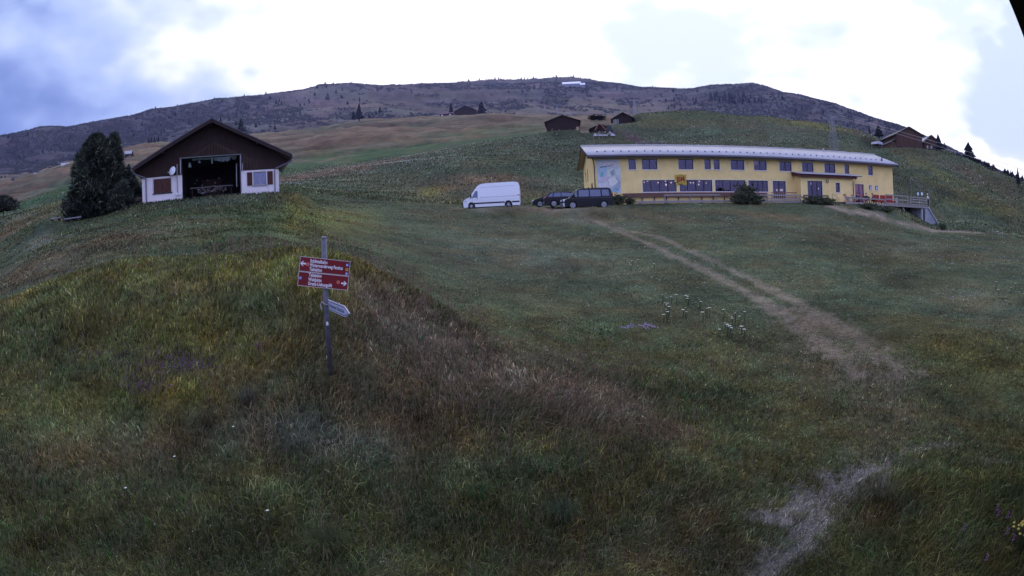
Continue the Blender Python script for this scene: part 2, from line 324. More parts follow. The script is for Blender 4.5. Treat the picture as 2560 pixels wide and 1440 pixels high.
# ---- ground cover colours (albedo), as patches of different plants, soil and hay
G_YEL = (.155,.140,.030); G_OLV = (.092,.092,.032); G_GRN = (.056,.066,.024); G_FLD = (.066,.077,.037); G_MEA = (.058,.068,.034)
HAY = (.145,.108,.062); BRN = (.090,.064,.036); RED = (.090,.066,.042); DIRT = (.18,.140,.098); GRV = (.22,.205,.185); LUSH = (.036,.076,.024); SCR = (.022,.022,.028)
GRY = (.150,.140,.095); PUR = (.09,.055,.065)
BLOBS = [  # x, y, rx, ry, degrees, colour, strength, r range
 (500,700,560,60,-6,G_YEL,.8,(0,16)),(430,730,260,34,-4,BRN,.6,(0,16)),(820,720,160,90,0,G_YEL,.6,(0,16)),(330,860,420,110,-4,G_OLV,.9,(0,16)),(560,860,260,80,10,G_YEL,.7,(0,16)),(190,760,260,60,-14,G_OLV,.7,(0,17)),
 (470,990,200,50,0,G_YEL,.55,(0,16)),(180,1010,230,60,0,G_YEL,.35,(0,16)),(400,1130,200,90,0,BRN,.5,(0,16)),(220,1140,160,60,0,HAY,.22,(0,16)),(640,980,140,60,20,HAY,.4,(0,16)),(60,1170,120,80,0,BRN,.5,(0,16)),
 (900,960,260,120,25,HAY,.55,(0,13)),(980,800,150,110,45,BRN,.8,(0,13)),(1120,880,200,90,35,RED,.45,(0,12)),(1330,980,240,80,28,RED,.6,(0,12)),(1480,1030,200,70,28,BRN,.8,(0,12)),(1130,960,180,60,20,HAY,.35,(0,13)),
 (800,1100,220,60,8,GRY,.75,(0,12)),(620,1060,150,60,0,GRY,.35,(0,12)),(1000,1050,240,80,10,BRN,.5,(0,12)),(820,1370,260,90,-10,G_GRN,.8,(0,12)),(1250,1300,320,110,0,G_GRN,.7,(0,12)),(300,1330,380,120,0,G_GRN,.6,(0,12)),
 (1600,1230,260,80,-10,G_OLV,.55,(0,12)),(1760,1290,160,70,0,BRN,.5,(0,12)),(1650,1400,260,60,0,BRN,.5,(0,12)),(2300,1330,260,140,-10,G_GRN,.8,(0,12)),(2450,1250,140,200,0,G_GRN,.6,(0,12)),(2200,1300,130,50,-10,BRN,.45,(0,12)),
 (1000,640,180,46,10,G_FLD,.6,(12,50)),(820,560,140,34,10,G_YEL,.5,(18,50)),(700,560,120,30,0,LUSH,.35,(18,50)),(560,600,240,50,0,G_GRN,.6,(15,46)),(560,540,200,34,0,LUSH,.3,(18,46)),(880,540,80,20,0,G_YEL,.45,(20,54)),(740,540,40,70,10,G_YEL,.5,(20,50)),
 (560,500,170,20,-6,GRY,.35,(30,46)),(440,570,200,28,-8,HAY,.25,(15,46)),(180,640,180,40,-20,HAY,.45,(15,44)),(100,600,50,14,-20,GRV,.15,(20,46)),(60,690,110,30,-20,BRN,.7,(15,44)),(300,600,150,26,-12,BRN,.5,(15,46)),
 (1450,545,160,16,8,HAY,.55,(34,52)),(1400,525,130,7,0,DIRT,.6,(40,60)),(1230,524,120,6,0,DIRT,.5,(40,60)),(1650,545,180,12,6,HAY,.35,(34,60)),(1900,540,260,10,4,HAY,.35,(34,64)),
 (1500,700,420,90,10,G_FLD,.6,(10,40)),(1300,640,260,60,6,GRY,.28,(14,46)),(1480,860,300,80,15,G_GRN,.5,(8,26)),(1780,1000,260,80,20,G_GRN,.6,(8,20)),(2300,700,260,90,14,G_GRN,.45,(12,50)),(2430,760,160,60,14,GRY,.25,(12,40)),(2250,620,300,26,8,HAY,.3,(22,60)),
 (2050,900,120,80,25,BRN,.5,(8,26)),(2250,1050,220,60,10,BRN,.4,(8,20)),(2440,900,180,60,18,G_YEL,.35,(8,26)),
 (70,570,200,26,-22,HAY,.8,(58,122)),(60,550,120,10,-22,RED,.5,(80,122)),(150,505,80,14,-14,G_YEL,.4,(80,130)),
 (80,505,130,14,-20,LUSH,.9,(125,330)),(160,468,70,32,-20,LUSH,.9,(150,330)),(60,470,120,30,-18,BRN,.7,(260,520)),(120,440,120,22,-16,HAY,.4,(260,560)),(30,500,80,16,-20,HAY,.4,(240,400)),
 (800,400,180,26,-10,LUSH,.75,(130,420)),(960,385,170,14,-8,LUSH,.8,(140,420)),(1200,330,220,10,-4,LUSH,.6,(220,480)),(760,420,70,20,-20,HAY,.7,(105,200)),(850,396,50,14,-25,HAY,.6,(150,300)),(980,385,190,16,-8,BRN,.45,(118,200)),
 (900,345,220,26,-5,HAY,.5,(300,700)),(1180,310,220,16,-3,HAY,.55,(350,700)),(800,360,120,14,0,BRN,.5,(300,700)),(1300,300,120,12,0,BRN,.5,(350,700)),(380,385,110,16,-10,HAY,.35,(300,700)),(230,425,80,12,0,HAY,.4,(260,700)),(400,400,90,22,0,BRN,.5,(260,700)),
 (1210,455,140,34,0,BRN,.9,(66,96)),(1090,475,80,26,0,RED,.55,(66,96)),(1320,450,70,30,0,RED,.4,(66,96)),(1080,480,50,14,0,G_YEL,.6,(66,96)),(1180,440,60,12,0,HAY,.3,(66,96)),(1290,500,180,10,0,G_OLV,.6,(60,82)),
 (1600,352,80,9,18,PUR,.9,(130,180)),(1640,362,50,7,10,PUR,.8,(130,180)),(1650,300,80,14,0,G_OLV,.5,(170,230)),(1960,322,130,9,4,RED,.55,(140,200)),(2150,330,60,12,24,HAY,.5,(140,200)),(2050,318,120,6,8,G_YEL,.6,(140,200)),(1750,285,200,8,2,LUSH,.3,(170,230)),
 (2430,440,130,14,24,BRN,.6,(80,140)),(2340,430,120,10,24,G_YEL,.4,(80,140)),(2450,520,120,12,12,G_YEL,.4,(80,120)),(2400,480,160,8,20,G_YEL,.35,(80,120)),
 (1800,245,150,22,6,SCR,.6,(1000,2200)),(1390,245,36,24,0,SCR,.55,(720,1800)),(1270,266,50,9,0,SCR,.5,(720,1300)),(1100,240,240,14,0,HAY,.25,(900,1900)),(1500,262,160,20,5,HAY,.45,(720,1500)),(980,255,200,8,-3,HAY,.35,(800,1600)),(1650,285,120,10,5,HAY,.45,(720,1400)),(600,300,140,10,-15,HAY,.3,(720,1600)),(1300,285,160,10,0,HAY,.35,(700,1100)),(1000,285,200,14,0,HAY,.2,(690,1100)),
]
# strips: track, gravel, paths: (points x, y, half height, half width), colour, strength, r range
TRACK1 = [(1450,540,2),(1495,555,3),(1540,575,4),(1600,600,5),(1695,645,7),(1780,685,8),(1845,720,10),(1910,755,12),(1980,800,16),(2060,870,20),(2140,930,22)]
TRACK2 = [(1500,556,1.5),(1560,574,3),(1655,595,4),(1730,630,5),(1785,655,6),(1870,695,7),(1930,725,9),(1990,755,10),(2060,795,13),(2130,840,15),(2205,890,18),(2265,930,18)]
TAN = (.160,.124,.080)
STRIPS = [([(700,456,10),(800,434,12),(900,412,12),(1000,390,10),(1090,374,5)],(.150,.098,.060),.8,(112,215)),([(720,425,12),(850,398,12),(1000,378,10),(1180,352,9),(1350,330,6)],LUSH,.85,(150,480)),([(890,700,18),(990,785,46),(1110,870,72),(1250,940,78),(1400,990,66),(1540,1040,42),(1660,1095,20)],TAN,.72,(6,13)),([(1450,960,20),(1560,1010,24),(1680,1080,20)],HAY,.6,(5,12)),(TRACK1,DIRT,.58,(6,50)),(TRACK2,DIRT,.52,(6,50)),([(2010,800,30),(2080,850,44),(2160,910,44),(2230,950,26)],DIRT,.26,(6,30)),
 ([(1900,1440,34),(1990,1370,24),(2050,1300,26)],GRV,.55,(3,14)),([(1930,1300,16),(2030,1255,30),(2120,1205,34),(2180,1170,16)],GRV,.55,(3,14)),([(1900,1290,16),(1950,1310,20)],GRV,.6,(3,14)),([(2170,1180,16),(2240,1140,12),(2330,1115,7),(2390,1112,5)],GRV,.22,(3,14)),([(2440,1150,8),(2540,1160,8)],GRV,.2,(3,14)),([(2220,950,34),(2230,1040,34),(2180,1130,36)],(.13,.112,.075),.4,(5,20)),
 ([(2080,517,6),(2130,527,8),(2190,540,8),(2260,560,6),(2340,576,4)],DIRT,.95,(50,70)),([(2330,577,2),(2440,581,2),(2560,590,2)],DIRT,.9,(56,80)),
 ([(700,400,3),(800,405,3),(850,392,3),(890,375,2)],HAY,.7,(120,420)),
 ([(70,625,8),(110,600,6)],GRV,.12,(18,50)),
 ([(1060,270,1.5),(1150,235,1.5),(1190,210,1.5)],HAY,.4,(720,2000)),([(700,255,2),(820,262,2),(1000,240,2),(1180,228,2),(1350,222,1.5)],HAY,.4,(800,2000)),([(880,300,2),(960,292,2),(1130,268,2),(1280,260,2),(1500,282,2)],HAY,.4,(690,1500)),
]
P3 = np.c_[GX.ravel(), GY.ravel(), Z.ravel()]; PX, PY = project(P3)
front = (P3 @ MC[2] > -.2*RG.ravel())
def paint(X, Y, Rg, PXa, PYa):
    """Ground-cover albedo at world points (X, Y)."""
    n = len(X); col = np.empty((n, 3)); col[:] = G_FLD; bare = np.zeros(n); LU = np.arctan2(X, Y); LV = np.log(Rg)
    def lay(c, w): col[:] = col*(1-w[:, None])+np.array(c)*w[:, None]
    lay(G_OLV, (1-ramp(Rg, 14, 20))*.6)
    lay(G_MEA, ramp(Rg, 60, 75)*(1-ramp(Rg, 200, 260)))
    lay(BRN, ramp(Rg, 200, 260)*(1-ramp(Rg, 700, 800))*.55)
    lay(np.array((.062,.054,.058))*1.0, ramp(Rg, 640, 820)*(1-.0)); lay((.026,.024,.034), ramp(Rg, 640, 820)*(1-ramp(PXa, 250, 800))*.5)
    rl = fbm(X/90, Y/42, 21, 4)+.6*fbm(X/45, Y/11, 25, 3); mB = ramp(Rg, 230, 300)*(1-ramp(Rg, 700, 900)); rl = rl+.5*fbm(X/24, Y/9, 27, 3); lay((.150,.112,.064), np.clip(rl*2.2, 0, .75)*mB); lay((.032,.038,.022), np.clip(-rl*2.4-.05, 0, .8)*mB)
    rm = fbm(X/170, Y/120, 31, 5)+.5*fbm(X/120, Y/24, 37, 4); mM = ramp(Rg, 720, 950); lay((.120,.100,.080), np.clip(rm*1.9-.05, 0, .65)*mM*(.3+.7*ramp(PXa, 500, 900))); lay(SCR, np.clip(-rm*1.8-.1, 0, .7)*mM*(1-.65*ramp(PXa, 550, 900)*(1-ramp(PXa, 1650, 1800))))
    # terrace lines and hay strips of the upper meadows
    far = ramp(Rg, 180, 260)
    st = fbm(X/60, Y/7+X/90, 83, 4); lay((.135,.098,.060), np.clip(st*1.8-.15, 0, .65)*far*(1-ramp(Rg, 700, 900)))
    st2 = fbm(X/160, Y/22+X/200, 87, 4); lay((.115,.088,.080), np.clip(st2*2.0-.2, 0, .6)*ramp(Rg, 700, 900)*(.35+.65*ramp(PXa, 600, 1000))*(1-.5*ramp(PXa, 1700, 2000)))
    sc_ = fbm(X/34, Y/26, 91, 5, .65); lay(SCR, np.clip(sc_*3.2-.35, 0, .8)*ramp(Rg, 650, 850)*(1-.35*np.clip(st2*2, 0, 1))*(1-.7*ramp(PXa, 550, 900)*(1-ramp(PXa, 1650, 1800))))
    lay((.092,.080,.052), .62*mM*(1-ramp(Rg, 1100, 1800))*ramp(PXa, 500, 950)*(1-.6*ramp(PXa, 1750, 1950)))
    rd1 = np.clip((.10-np.abs(fbm(X/80, Y/16+X/160, 113, 4)))*9, 0, 1); lay((.185,.140,.095), rd1*.55*mB); rd2 = np.clip((.07-np.abs(fbm(X/230, Y/44+X/300, 117, 4)))*12, 0, 1); lay((.150,.120,.115), rd2*.6*mM*(.25+.75*ramp(PXa, 450, 850))*(1-.5*ramp(PXa, 1750, 1900)))
    wx = PXa+26*fbm(LU/.045, LV/.045, 51, 4); wy = PYa+10*fbm(LU/.045+9, LV/.045, 61, 4)
    for x, y, rx, ry, dg, c, s, rr in BLOBS:
        a = R(dg); dx, dy = wx-x, wy-y
        q = ((dx*math.cos(a)+dy*math.sin(a))/rx)**2+((-dx*math.sin(a)+dy*math.cos(a))/ry)**2
        w = s*np.exp(-q*1.3)*((Rg > rr[0]) & (Rg < rr[1])); k = w > .01
        if k.any(): col[k] = col[k]*(1-w[k, None])+np.array(c)*w[k, None]
    # mottling by species
    n1 = fbm(LU/.05, LV/.05, 71, 5, .7); n2 = fbm(LU/.13, LV/.13, 73, 4)
    col *= np.clip(1+.55*n1+.35*n2, .35, 2)[:, None]
    hue = fbm(LU/.06, LV/.06, 77, 4); col[:, 0] *= 1+.17*hue; col[:, 1] *= 1-.12*hue; col[:, 2] *= 1-.25*hue*(1-ramp(Rg, 300, 600))
    for pts, c, s, rr in STRIPS:
        best = np.full(n, 1e9); P = np.array(pts, float)
        for (x0, y0, h0), (x1, y1, h1) in zip(P[:-1], P[1:]):
            dx, dy = x1-x0, y1-y0; t = np.clip(((PXa-x0)*dx+(PYa-y0)*dy)/(dx*dx+dy*dy), 0, 1); h = h0+(h1-h0)*t
            best = np.minimum(best, np.hypot((PXa-x0-t*dx)/2.2, PYa-y0-t*dy)/h)
        nz = fbm(LU/.02, LV/.03, 95, 4, .75)
        wgt = s*np.clip(1.15-best*.8+nz*1.25, 0, 1)*((Rg > rr[0]) & (Rg < rr[1]))*(front_ok(PXa)); lay(c, wgt)
        if c in (DIRT, GRV): bare = np.maximum(bare, np.clip(wgt*1.25, 0, 1))
    paint.bare = bare; near = 1+.27*(1-ramp(Rg, 70, 110)); return np.clip(col*near[:, None], .008, .5)
def front_ok(px): return (px > -400) & (px < 2960)
PX = np.where(front, PX, -9e3)
TCOL = paint(P3[:, 0], P3[:, 1], RG.ravel(), PX, PY); BARE = paint.bare; TCOL *= (.80+.20*ramp(RG.ravel(), 60, 75))[:, None]**(1-BARE)[:, None]   # near ground darker than the cover colour, except on bare patches
idx = np.arange(NR*NA).reshape(NR, NA)
F = np.stack([idx[:-1, :-1], idx[:-1, 1:], idx[1:, 1:], idx[1:, :-1]], -1).reshape(-1, 4)[:, ::-1]
def ground_material():
    m = bpy.data.materials.new('ground_cover'); m.use_nodes = True; t = m.node_tree; b = t.nodes['Principled BSDF']
    b.inputs['Roughness'].default_value = .95; b.inputs['Specular IOR Level'].default_value = .1
    a = t.nodes.new('ShaderNodeAttribute'); a.attribute_name = 'col'; g = t.nodes.new('ShaderNodeNewGeometry')
    cur = a.outputs['Color']; hs = []
    for sc_, lo, hi, det in ((9.0, .55, 1.5, 4), (1.1, .75, 1.28, 5), (.11, .7, 1.32, 8)):
        n = t.nodes.new('ShaderNodeTexNoise'); n.inputs['Scale'].default_value = sc_; n.inputs['Detail'].default_value = det; n.inputs['Roughness'].default_value = .65
        t.links.new(g.outputs['Position'], n.inputs['Vector'])
        mr = t.nodes.new('ShaderNodeMapRange'); t.links.new(n.outputs[0], mr.inputs[0]); mr.inputs[1].default_value = .3; mr.inputs[2].default_value = .7; mr.inputs[3].default_value = lo; mr.inputs[4].default_value = hi
        v = t.nodes.new('ShaderNodeVectorMath'); v.operation = 'SCALE'; t.links.new(cur, v.inputs[0]); t.links.new(mr.outputs[0], v.inputs['Scale']); cur = v.outputs[0]; hs.append(n.outputs[0])
    t.links.new(cur, b.inputs['Base Color'])
    bu = t.nodes.new('ShaderNodeBump'); bu.inputs['Strength'].default_value = .8; bu.inputs['Distance'].default_value = .12; t.links.new(hs[0], bu.inputs['Height'])
    bu2 = t.nodes.new('ShaderNodeBump'); bu2.inputs['Strength'].default_value = .35; bu2.inputs['Distance'].default_value = 3.0; t.links.new(hs[2], bu2.inputs['Height']); t.links.new(bu.outputs[0], bu2.inputs['Normal'])
    t.links.new(bu2.outputs[0], b.inputs['Normal']); return m
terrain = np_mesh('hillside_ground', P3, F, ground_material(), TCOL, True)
tag(terrain, kind='structure')
# ---------------------------------------------------------------- materials
M_ = {}
def m(k, *a, **kw):
    if k not in M_: M_[k] = mat(k, *a, **kw)
    return M_[k]
yellow = m('yellow_render', (.92, .68, .28), .9, .09, .9, .15)
cream = m('cream_trim', (.78, .70, .50), .8); dark = m('dark_frame', (.035, .022, .03), .5); dwood = m('dark_stained_boards', (.034, .016, .013), .8, .35, 3, .3, stretch=(6, 6, .3))
rwood = m('red_brown_boards', (.16, .085, .065), .8, .25, 4, .2, stretch=(.3, 4, 4)); gwood = m('weathered_grey_wood', (.30, .27, .25), .85, .25, 5, .3, stretch=(.4, 4, 4))
white = m('white_render', (.80, .72, .72), .9, .06, 1.5, .1); metal = m('galvanised_metal', (.28, .28, .32), .45, .1, 9, 0, metal=.5)
roofm = m('corrugated_fibre_cement', (.44, .43, .43), .65, .10, .7, 0, detail=6); gut = m('dark_gutter', (.06, .055, .07), .4, metal=.3); conc = m('grey_concrete', (.33, .33, .36), .9, .2, 1.5, .3)
void = m('dark_interior', (.018, .015, .016), .95); wpaint = m('white_paint', (.78, .78, .80), .5); soff = m('pale_soffit', (.42, .33, .22), .85); redp = m('red_paint', (.30, .035, .03), .6, .1); black = m('black_plastic', (.012, .012, .014), .45)
def glass(name, tint, clear):
    g = bpy.data.materials.new(name); g.use_nodes = True; t = g.node_tree; t.nodes.clear()
    o = t.nodes.new('ShaderNodeOutputMaterial'); mx = t.nodes.new('ShaderNodeMixShader'); gl = t.nodes.new('ShaderNodeBsdfGlossy'); tr = t.nodes.new('ShaderNodeBsdfTransparent')
    gl.inputs['Color'].default_value = (*tint, 1); gl.inputs['Roughness'].default_value = .06; tr.inputs[0].default_value = (.8, .8, .85, 1); mx.inputs[0].default_value = clear
    t.links.new(gl.outputs[0], mx.inputs[1]); t.links.new(tr.outputs[0], mx.inputs[2]); t.links.new(mx.outputs[0], o.inputs[0]); return g
pane = glass('window_glass', (.088, .076, .115), .35); carglass = glass('car_glass', (.13, .14, .19), .2)
lampm = emit('lamp_glow', (1, .72, .58), 5.0); lampw = emit('white_glow', (1, .80, .74), 2.2)

# ---------------------------------------------------------------- the long yellow lodge
ZB = 1.6
lodge = empty('mountain_lodge', bw(0, 0, ZB), BY, 'long two storey pale yellow lodge with grey corrugated roof and dark framed windows', 'building')
def lz(z): return z-ZB
def wall_holes(mb, u0, u1, z0, z1, holes, depth, y=0.0):
    """Wall face at y with rectangular openings and reveals going back `depth`."""
    us = sorted({u0, u1, *[h[0] for h in holes], *[h[1] for h in holes]}); zs = sorted({z0, z1, *[h[2] for h in holes], *[h[3] for h in holes]})
    for a, b in zip(us[:-1], us[1:]):
        for c, d in zip(zs[:-1], zs[1:]):
            if not any(h[0] <= a+1e-6 and b <= h[1]+1e-6 and h[2] <= c+1e-6 and d <= h[3]+1e-6 for h in holes):
                mb.add([(a, y, c), (b, y, c), (b, y, d), (a, y, d)], [(0, 1, 2, 3)])
    for a, b, c, d in holes:
        mb.add([(a, y, c), (b, y, c), (b, y, d), (a, y, d), (a, y+depth, c), (b, y+depth, c), (b, y+depth, d), (a, y+depth, d)], [(0, 4, 5, 1), (1, 5, 6, 2), (2, 6, 7, 3), (3, 7, 4, 0)])
def window(par, u0, u1, z0, z1, n, y=0.0, glassm=None, frame=dark, trim=True, sill=True, name='window', fw=.07):
    """Framed window with n sashes: frame > pane; surround and sill."""
    g = MB(); yy = y+.12
    for a, b, c, d in ((u0, u1, z0, z0+fw), (u0, u1, z1-fw, z1), (u0, u0+fw, z0+fw, z1-fw), (u1-fw, u1, z0+fw, z1-fw)): g.box(a, b, yy-.03, yy+.05, c, d)
    w = (u1-u0)/n
    for k in range(1, n): g.box(u0+k*w-fw*.6, u0+k*w+fw*.6, yy-.025, yy+.05, z0+fw, z1-fw)
    f = g.build(name, frame, par)
    for k in range(n):
        MB().box(u0+k*w+fw*.6, u0+(k+1)*w-fw*.6, yy+.01, yy+.02, z0+fw*.8, z1-fw*.8).build('pane', glassm or pane, f)
    if trim:
        t = MB(); e = .09
        for a, b, c, d in ((u0-e, u1+e, z1, z1+e), (u0-e, u0, z0, z1), (u1, u1+e, z0, z1)): t.box(a, b, y-.012, y+.01, c, d)
        t.build('surround', cream, f)
    if sill: MB().box(u0-.1, u1+.1, y-.07, y+.02, z0-.09, z0).build('sill', white if sill is True else sill, f)
    return f
UW = [(-.0, .75, 1), (1.4, 3.03, 2), (5.34, 6.97, 2), (8.25, 8.96, 1), (9.42, 10.13, 1), (11.29, 12.91, 2), (14.09, 15.67, 2), (17.32, 18.9, 2), (20.32, 21.9, 2), (23.47, 25.05, 2), (26.44, 27.14, 1), (30.14, 30.89, 1)]
UW[4] = (9.30, 9.99, 1)
LW = [(1.37, 5.0, 4), (5.34, 9.01, 4), (9.36, 12.95, 4), (13.31, 15.72, 4), (16.34, 18.01, 2)]
zT, zB, zt, zb = lz(7.0), lz(5.82), lz(4.565), lz(3.22)
holes = [(a*SB, b*SB, zB, zT) for a, b, n in UW]+[(a*SB, b*SB, zb, zt) for a, b, n in LW[:4]]+[(16.34*SB, 18.01*SB, lz(2.35), zt)]
holes += [(31.27, 32.79, lz(2.15), lz(4.53)), (33.78, 34.28, lz(3.89), lz(4.44)), (34.9, 35.4, lz(3.88), lz(4.44))]
wu0, wu1, wz0, wz1 = -4.1, 38.35, lz(-1.2), lz(7.12)
w = MB(); wall_holes(w, wu0, wu1, wz0, wz1, holes, .25)
gab = [(0, wz0), (9, wz0), (9, wz1-.25), (4.6, lz(8.98)), (0, wz1)]
for uu in (wu0, wu1): w.add([(uu, y, z) for y, z in gab], [(0, 1, 2, 3, 4)])
w.add([(wu0, 9, wz0), (wu1, 9, wz0), (wu1, 9, wz1-.25), (wu0, 9, wz1-.25)], [(0, 1, 2, 3)])
w.build('wall', yellow, lodge)
r = MB(); r.box(wu0+.03, wu1-.03, 3.6, 3.7, wz0, wz1); r.box(wu0+.03, wu1-.03, .3, 3.58, lz(2.05), lz(2.15)); r.box(wu0+.03, wu1-.03, .3, 3.58, lz(4.95), lz(5.2))
for q in (-3.9, 4, 10.3, 16.5, 22, 27, 33, 38): r.box(q, q+.1, .3, 3.58, lz(5.21), wz1-.05)
r.build('interior', void, lodge)
for i, (a, b, n) in enumerate(UW): window(lodge, a*SB, b*SB, zB, zT, n)
for a, b, n in LW[:4]: window(lodge, a*SB, b*SB, zb, zt, n)
window(lodge, 16.34*SB, 18.01*SB, lz(2.35), zt, 2, sill=False, name='terrace_door')
window(lodge, 31.27, 32.79, lz(2.15), lz(4.53), 2, sill=False, name='side_door', glassm=glass('curtained_glass', (.20, .10, .14), .2))
for a in (33.78, 34.9):
    f = window(lodge, a, a+.5, lz(3.885), lz(4.44), 1, name='small_window'); MB().box(a+.25, a+.45, .06, .08, lz(3.95), lz(4.35)).build('open_sash', wpaint, f)
# curtain in one upper window, lit item in another
a = 14.09*SB; MB().box(a+.1, a+.8, .3, .32, zB+.7, zT-.1).build('lit_panel', emit('dim_pink', (.8, .45, .5), .35), lodge)
cu = MB()
for k in range(9): cu.bar((a+1.0+k*.07, .33, zB), (a+1.1+k*.05, .3+.03*(k % 2), zT), .05, .04)
cu.build('curtain', wpaint, lodge)
# left gable end openings
for o_, z0, z1, ww in ((4.9, 4.95, 6.45, .22), (6.7, 4.95, 6.2, .22), (1.2, 3.1, 4.45, .9), (4.4, 3.1, 4.2, 1.1)): MB().box(wu0-.03, wu0+.02, o_, o_+ww, lz(z0), lz(z1)).build('gable_window', dark, lodge)
# roof: corrugated sheets, both slopes, with thickness
def corrugated(u0, u1, y0, z0, y1, z1, pitch, amp, th=.05):
    n = int((u1-u0)/pitch)*4; us = np.linspace(u0, u1, n+1); h = amp*np.sin(np.arange(n+1)*math.pi/2); V = []
    for y, z in ((y0, z0), (y1, z1)):
        for t in (0, -th): V += [(u, y, z+hh+t) for u, hh in zip(us, h)]
    k = n+1; f = []
    for i in range(n): f += [(i, i+1, 2*k+i+1, 2*k+i), (k+i, 3*k+i, 3*k+i+1, k+i+1), (i, k+i, k+i+1, i+1), (2*k+i, 2*k+i+1, 3*k+i+1, 3*k+i)]
    f += [(0, 2*k, 3*k, k), (n, k+n, 3*k+n, 2*k+n)]
    return MB().add(V, f)
RU0, RU1 = -4.85, 38.85; YR, ZRr = 4.6, lz(9.27); YF, ZF = -.95, lz(7.46)
rf = corrugated(RU0, RU1, YF, ZF, YR, ZRr, .23, .045).build('roof', roofm, lodge, True)
corrugated(RU0, RU1, YR+.02, ZRr, 9.9, lz(7.05), .42, .03).build('roof', roofm, lodge, True)
MB().tube([(RU0, YR, ZRr+.03), (RU1, YR, ZRr+.03)], .10, 8).build('ridge_cap', roofm, rf)
sg = None; sl = (ZRr-ZF)/(YR-YF)
for i in range(44):
    u = -3.5+i*.935
    if sg is None:
        sg = MB().box(-.07, .07, -.05, .05, -.02, .11).build('snow_guard', gut, rf); sg.location = (u, .55, ZF+(1.5)*sl+.03)
    else: k = sg.copy(); C.objects.link(k); k.parent = rf; k.location.x = u
MB().box(RU0+.02, RU1-.02, YF+.06, YF+.12, ZF-.34, ZF-.10).build('fascia', gut, lodge)
MB().tube([(RU0, YF-.04, ZF-.19), (RU1, YF-.04, ZF-.19)], .085, 8).build('gutter', m('grey_gutter', (.13, .12, .15), .4, metal=.4), lodge)
MB().add([(RU0+.05, YF+.12, ZF-.30), (RU1-.05, YF+.12, ZF-.30), (RU1-.05, .02, wz1+.02), (RU0+.05, .02, wz1+.02)], [(0, 1, 2, 3)]).build('soffit', soff, lodge)
for y0, z0, y1, z1 in ((YF, ZF-.20, YR, ZRr-.20), (YR, ZRr-.20, 9.85, lz(6.87))):
    for uu in (RU0+.02, RU1-.02): MB().bar((uu, y0, z0), (uu, y1, z1), .06, .26).build('verge_board', dark, lodge)
    MB().add([(RU0+.06, y0, z0), (wu0, y0, z0), (wu0, y1, z1), (RU0+.06, y1, z1)], [(0, 1, 2, 3)]).build('soffit', soff, lodge)
for uu, yy in ((-.75, 0), ):
    pass
MB().tube([(RU0+.55, YF, ZF-.28), (RU0+.62, YF+.2, ZF-.5), (wu0+.1, -.08, ZF-1.1), (wu0+.1, -.08, lz(2.2))], .055, 8).build('downpipe', gut, lodge)
MB().tube([(36.8, .4, ZF+.45), (36.8, .4, ZF+.95)], .09, 8).build('vent_pipe', gut, rf)
MB().tube([(28.9, 3.9, ZRr-.25), (28.9, 3.9, ZRr+.28)], .12, 8).build('vent_pipe', roofm, rf)
for u, z in ((3.2*SB-.3, 6.6), (13.3*SB, 6.55)): MB().tube([(u, -.05, lz(z)), (u, .02, lz(z))], .05, 8).build('vent', dark, lodge)
# porch
px0, px1, PO, PT = 21.45, 29.75, -1.62, lz(5.08)
ph = [(22.46, 24.71, lz(2.2), lz(4.57)), (26.85, 27.52, lz(3.27), lz(4.46))]
w = MB(); wall_holes(w, px0, px1, lz(1.2), PT, ph, .2, PO); 
for uu in (px0, px1): w.add([(uu, PO, lz(1.2)), (uu, -.004, lz(1.2)), (uu, -.004, PT+.3), (uu, PO, PT)], [(0, 1, 2, 3)])
w.build('porch_wall', yellow, lodge)
MB().box(px0+.1, px1-.1, -.35, -.3, lz(1.2), PT-.1).build('porch_interior', void, lodge)
d = window(lodge, 22.46, 24.71, lz(2.2), lz(4.57), 3, PO, sill=False, name='entrance_door', fw=.1)
MB().box(24.1, 24.22, PO+.1, PO+.115, lz(3.55), lz(3.75)).build('paper_notice', wpaint, d)
window(lodge, 26.85, 27.52, lz(3.27), lz(4.46), 1, PO, fw=.1)
pr = corrugated(21.0, 30.9, PO-.6, lz(5.42), -.03, lz(5.74), .21, .032).build('porch_roof', roofm, lodge, True)
MB().box(21.02, 30.88, PO-.62, PO-.56, lz(5.30), lz(5.38)).build('gutter', gut, pr)
MB().box(21.15, 29.95, PO-.42, PO-.36, lz(5.02), lz(5.32)).build('fascia', m('red_brown_fascia', (.12, .035, .03), .7), pr)
for uu in (21.1, 30.0): MB().add([(uu, PO-.42, lz(5.02)), (uu, -.02, lz(5.30)), (uu, -.02, lz(5.66)), (uu, PO-.42, lz(5.36)), (uu+.06, PO-.42, lz(5.02)), (uu+.06, -.02, lz(5.30)), (uu+.06, -.02, lz(5.66)), (uu+.06, PO-.42, lz(5.36))], [(0, 1, 2, 3), (4, 7, 6, 5), (0, 4, 5, 1), (2, 6, 7, 3), (0, 3, 7, 4)]).build('verge_board', M_['red_brown_fascia'], pr)
MB().box(px0+.01, px1-.01, PO+.01, -.02, PT-.02, PT+.02).build('ceiling', void, lodge)
MB().tube([(30.1, PO-.6, lz(5.3)), (30.05, PO-.5, lz(5.15)), (29.68, PO-.1, lz(4.5)), (29.68, PO-.1, lz(2.0))], .05, 8).build('downpipe', gut, lodge)
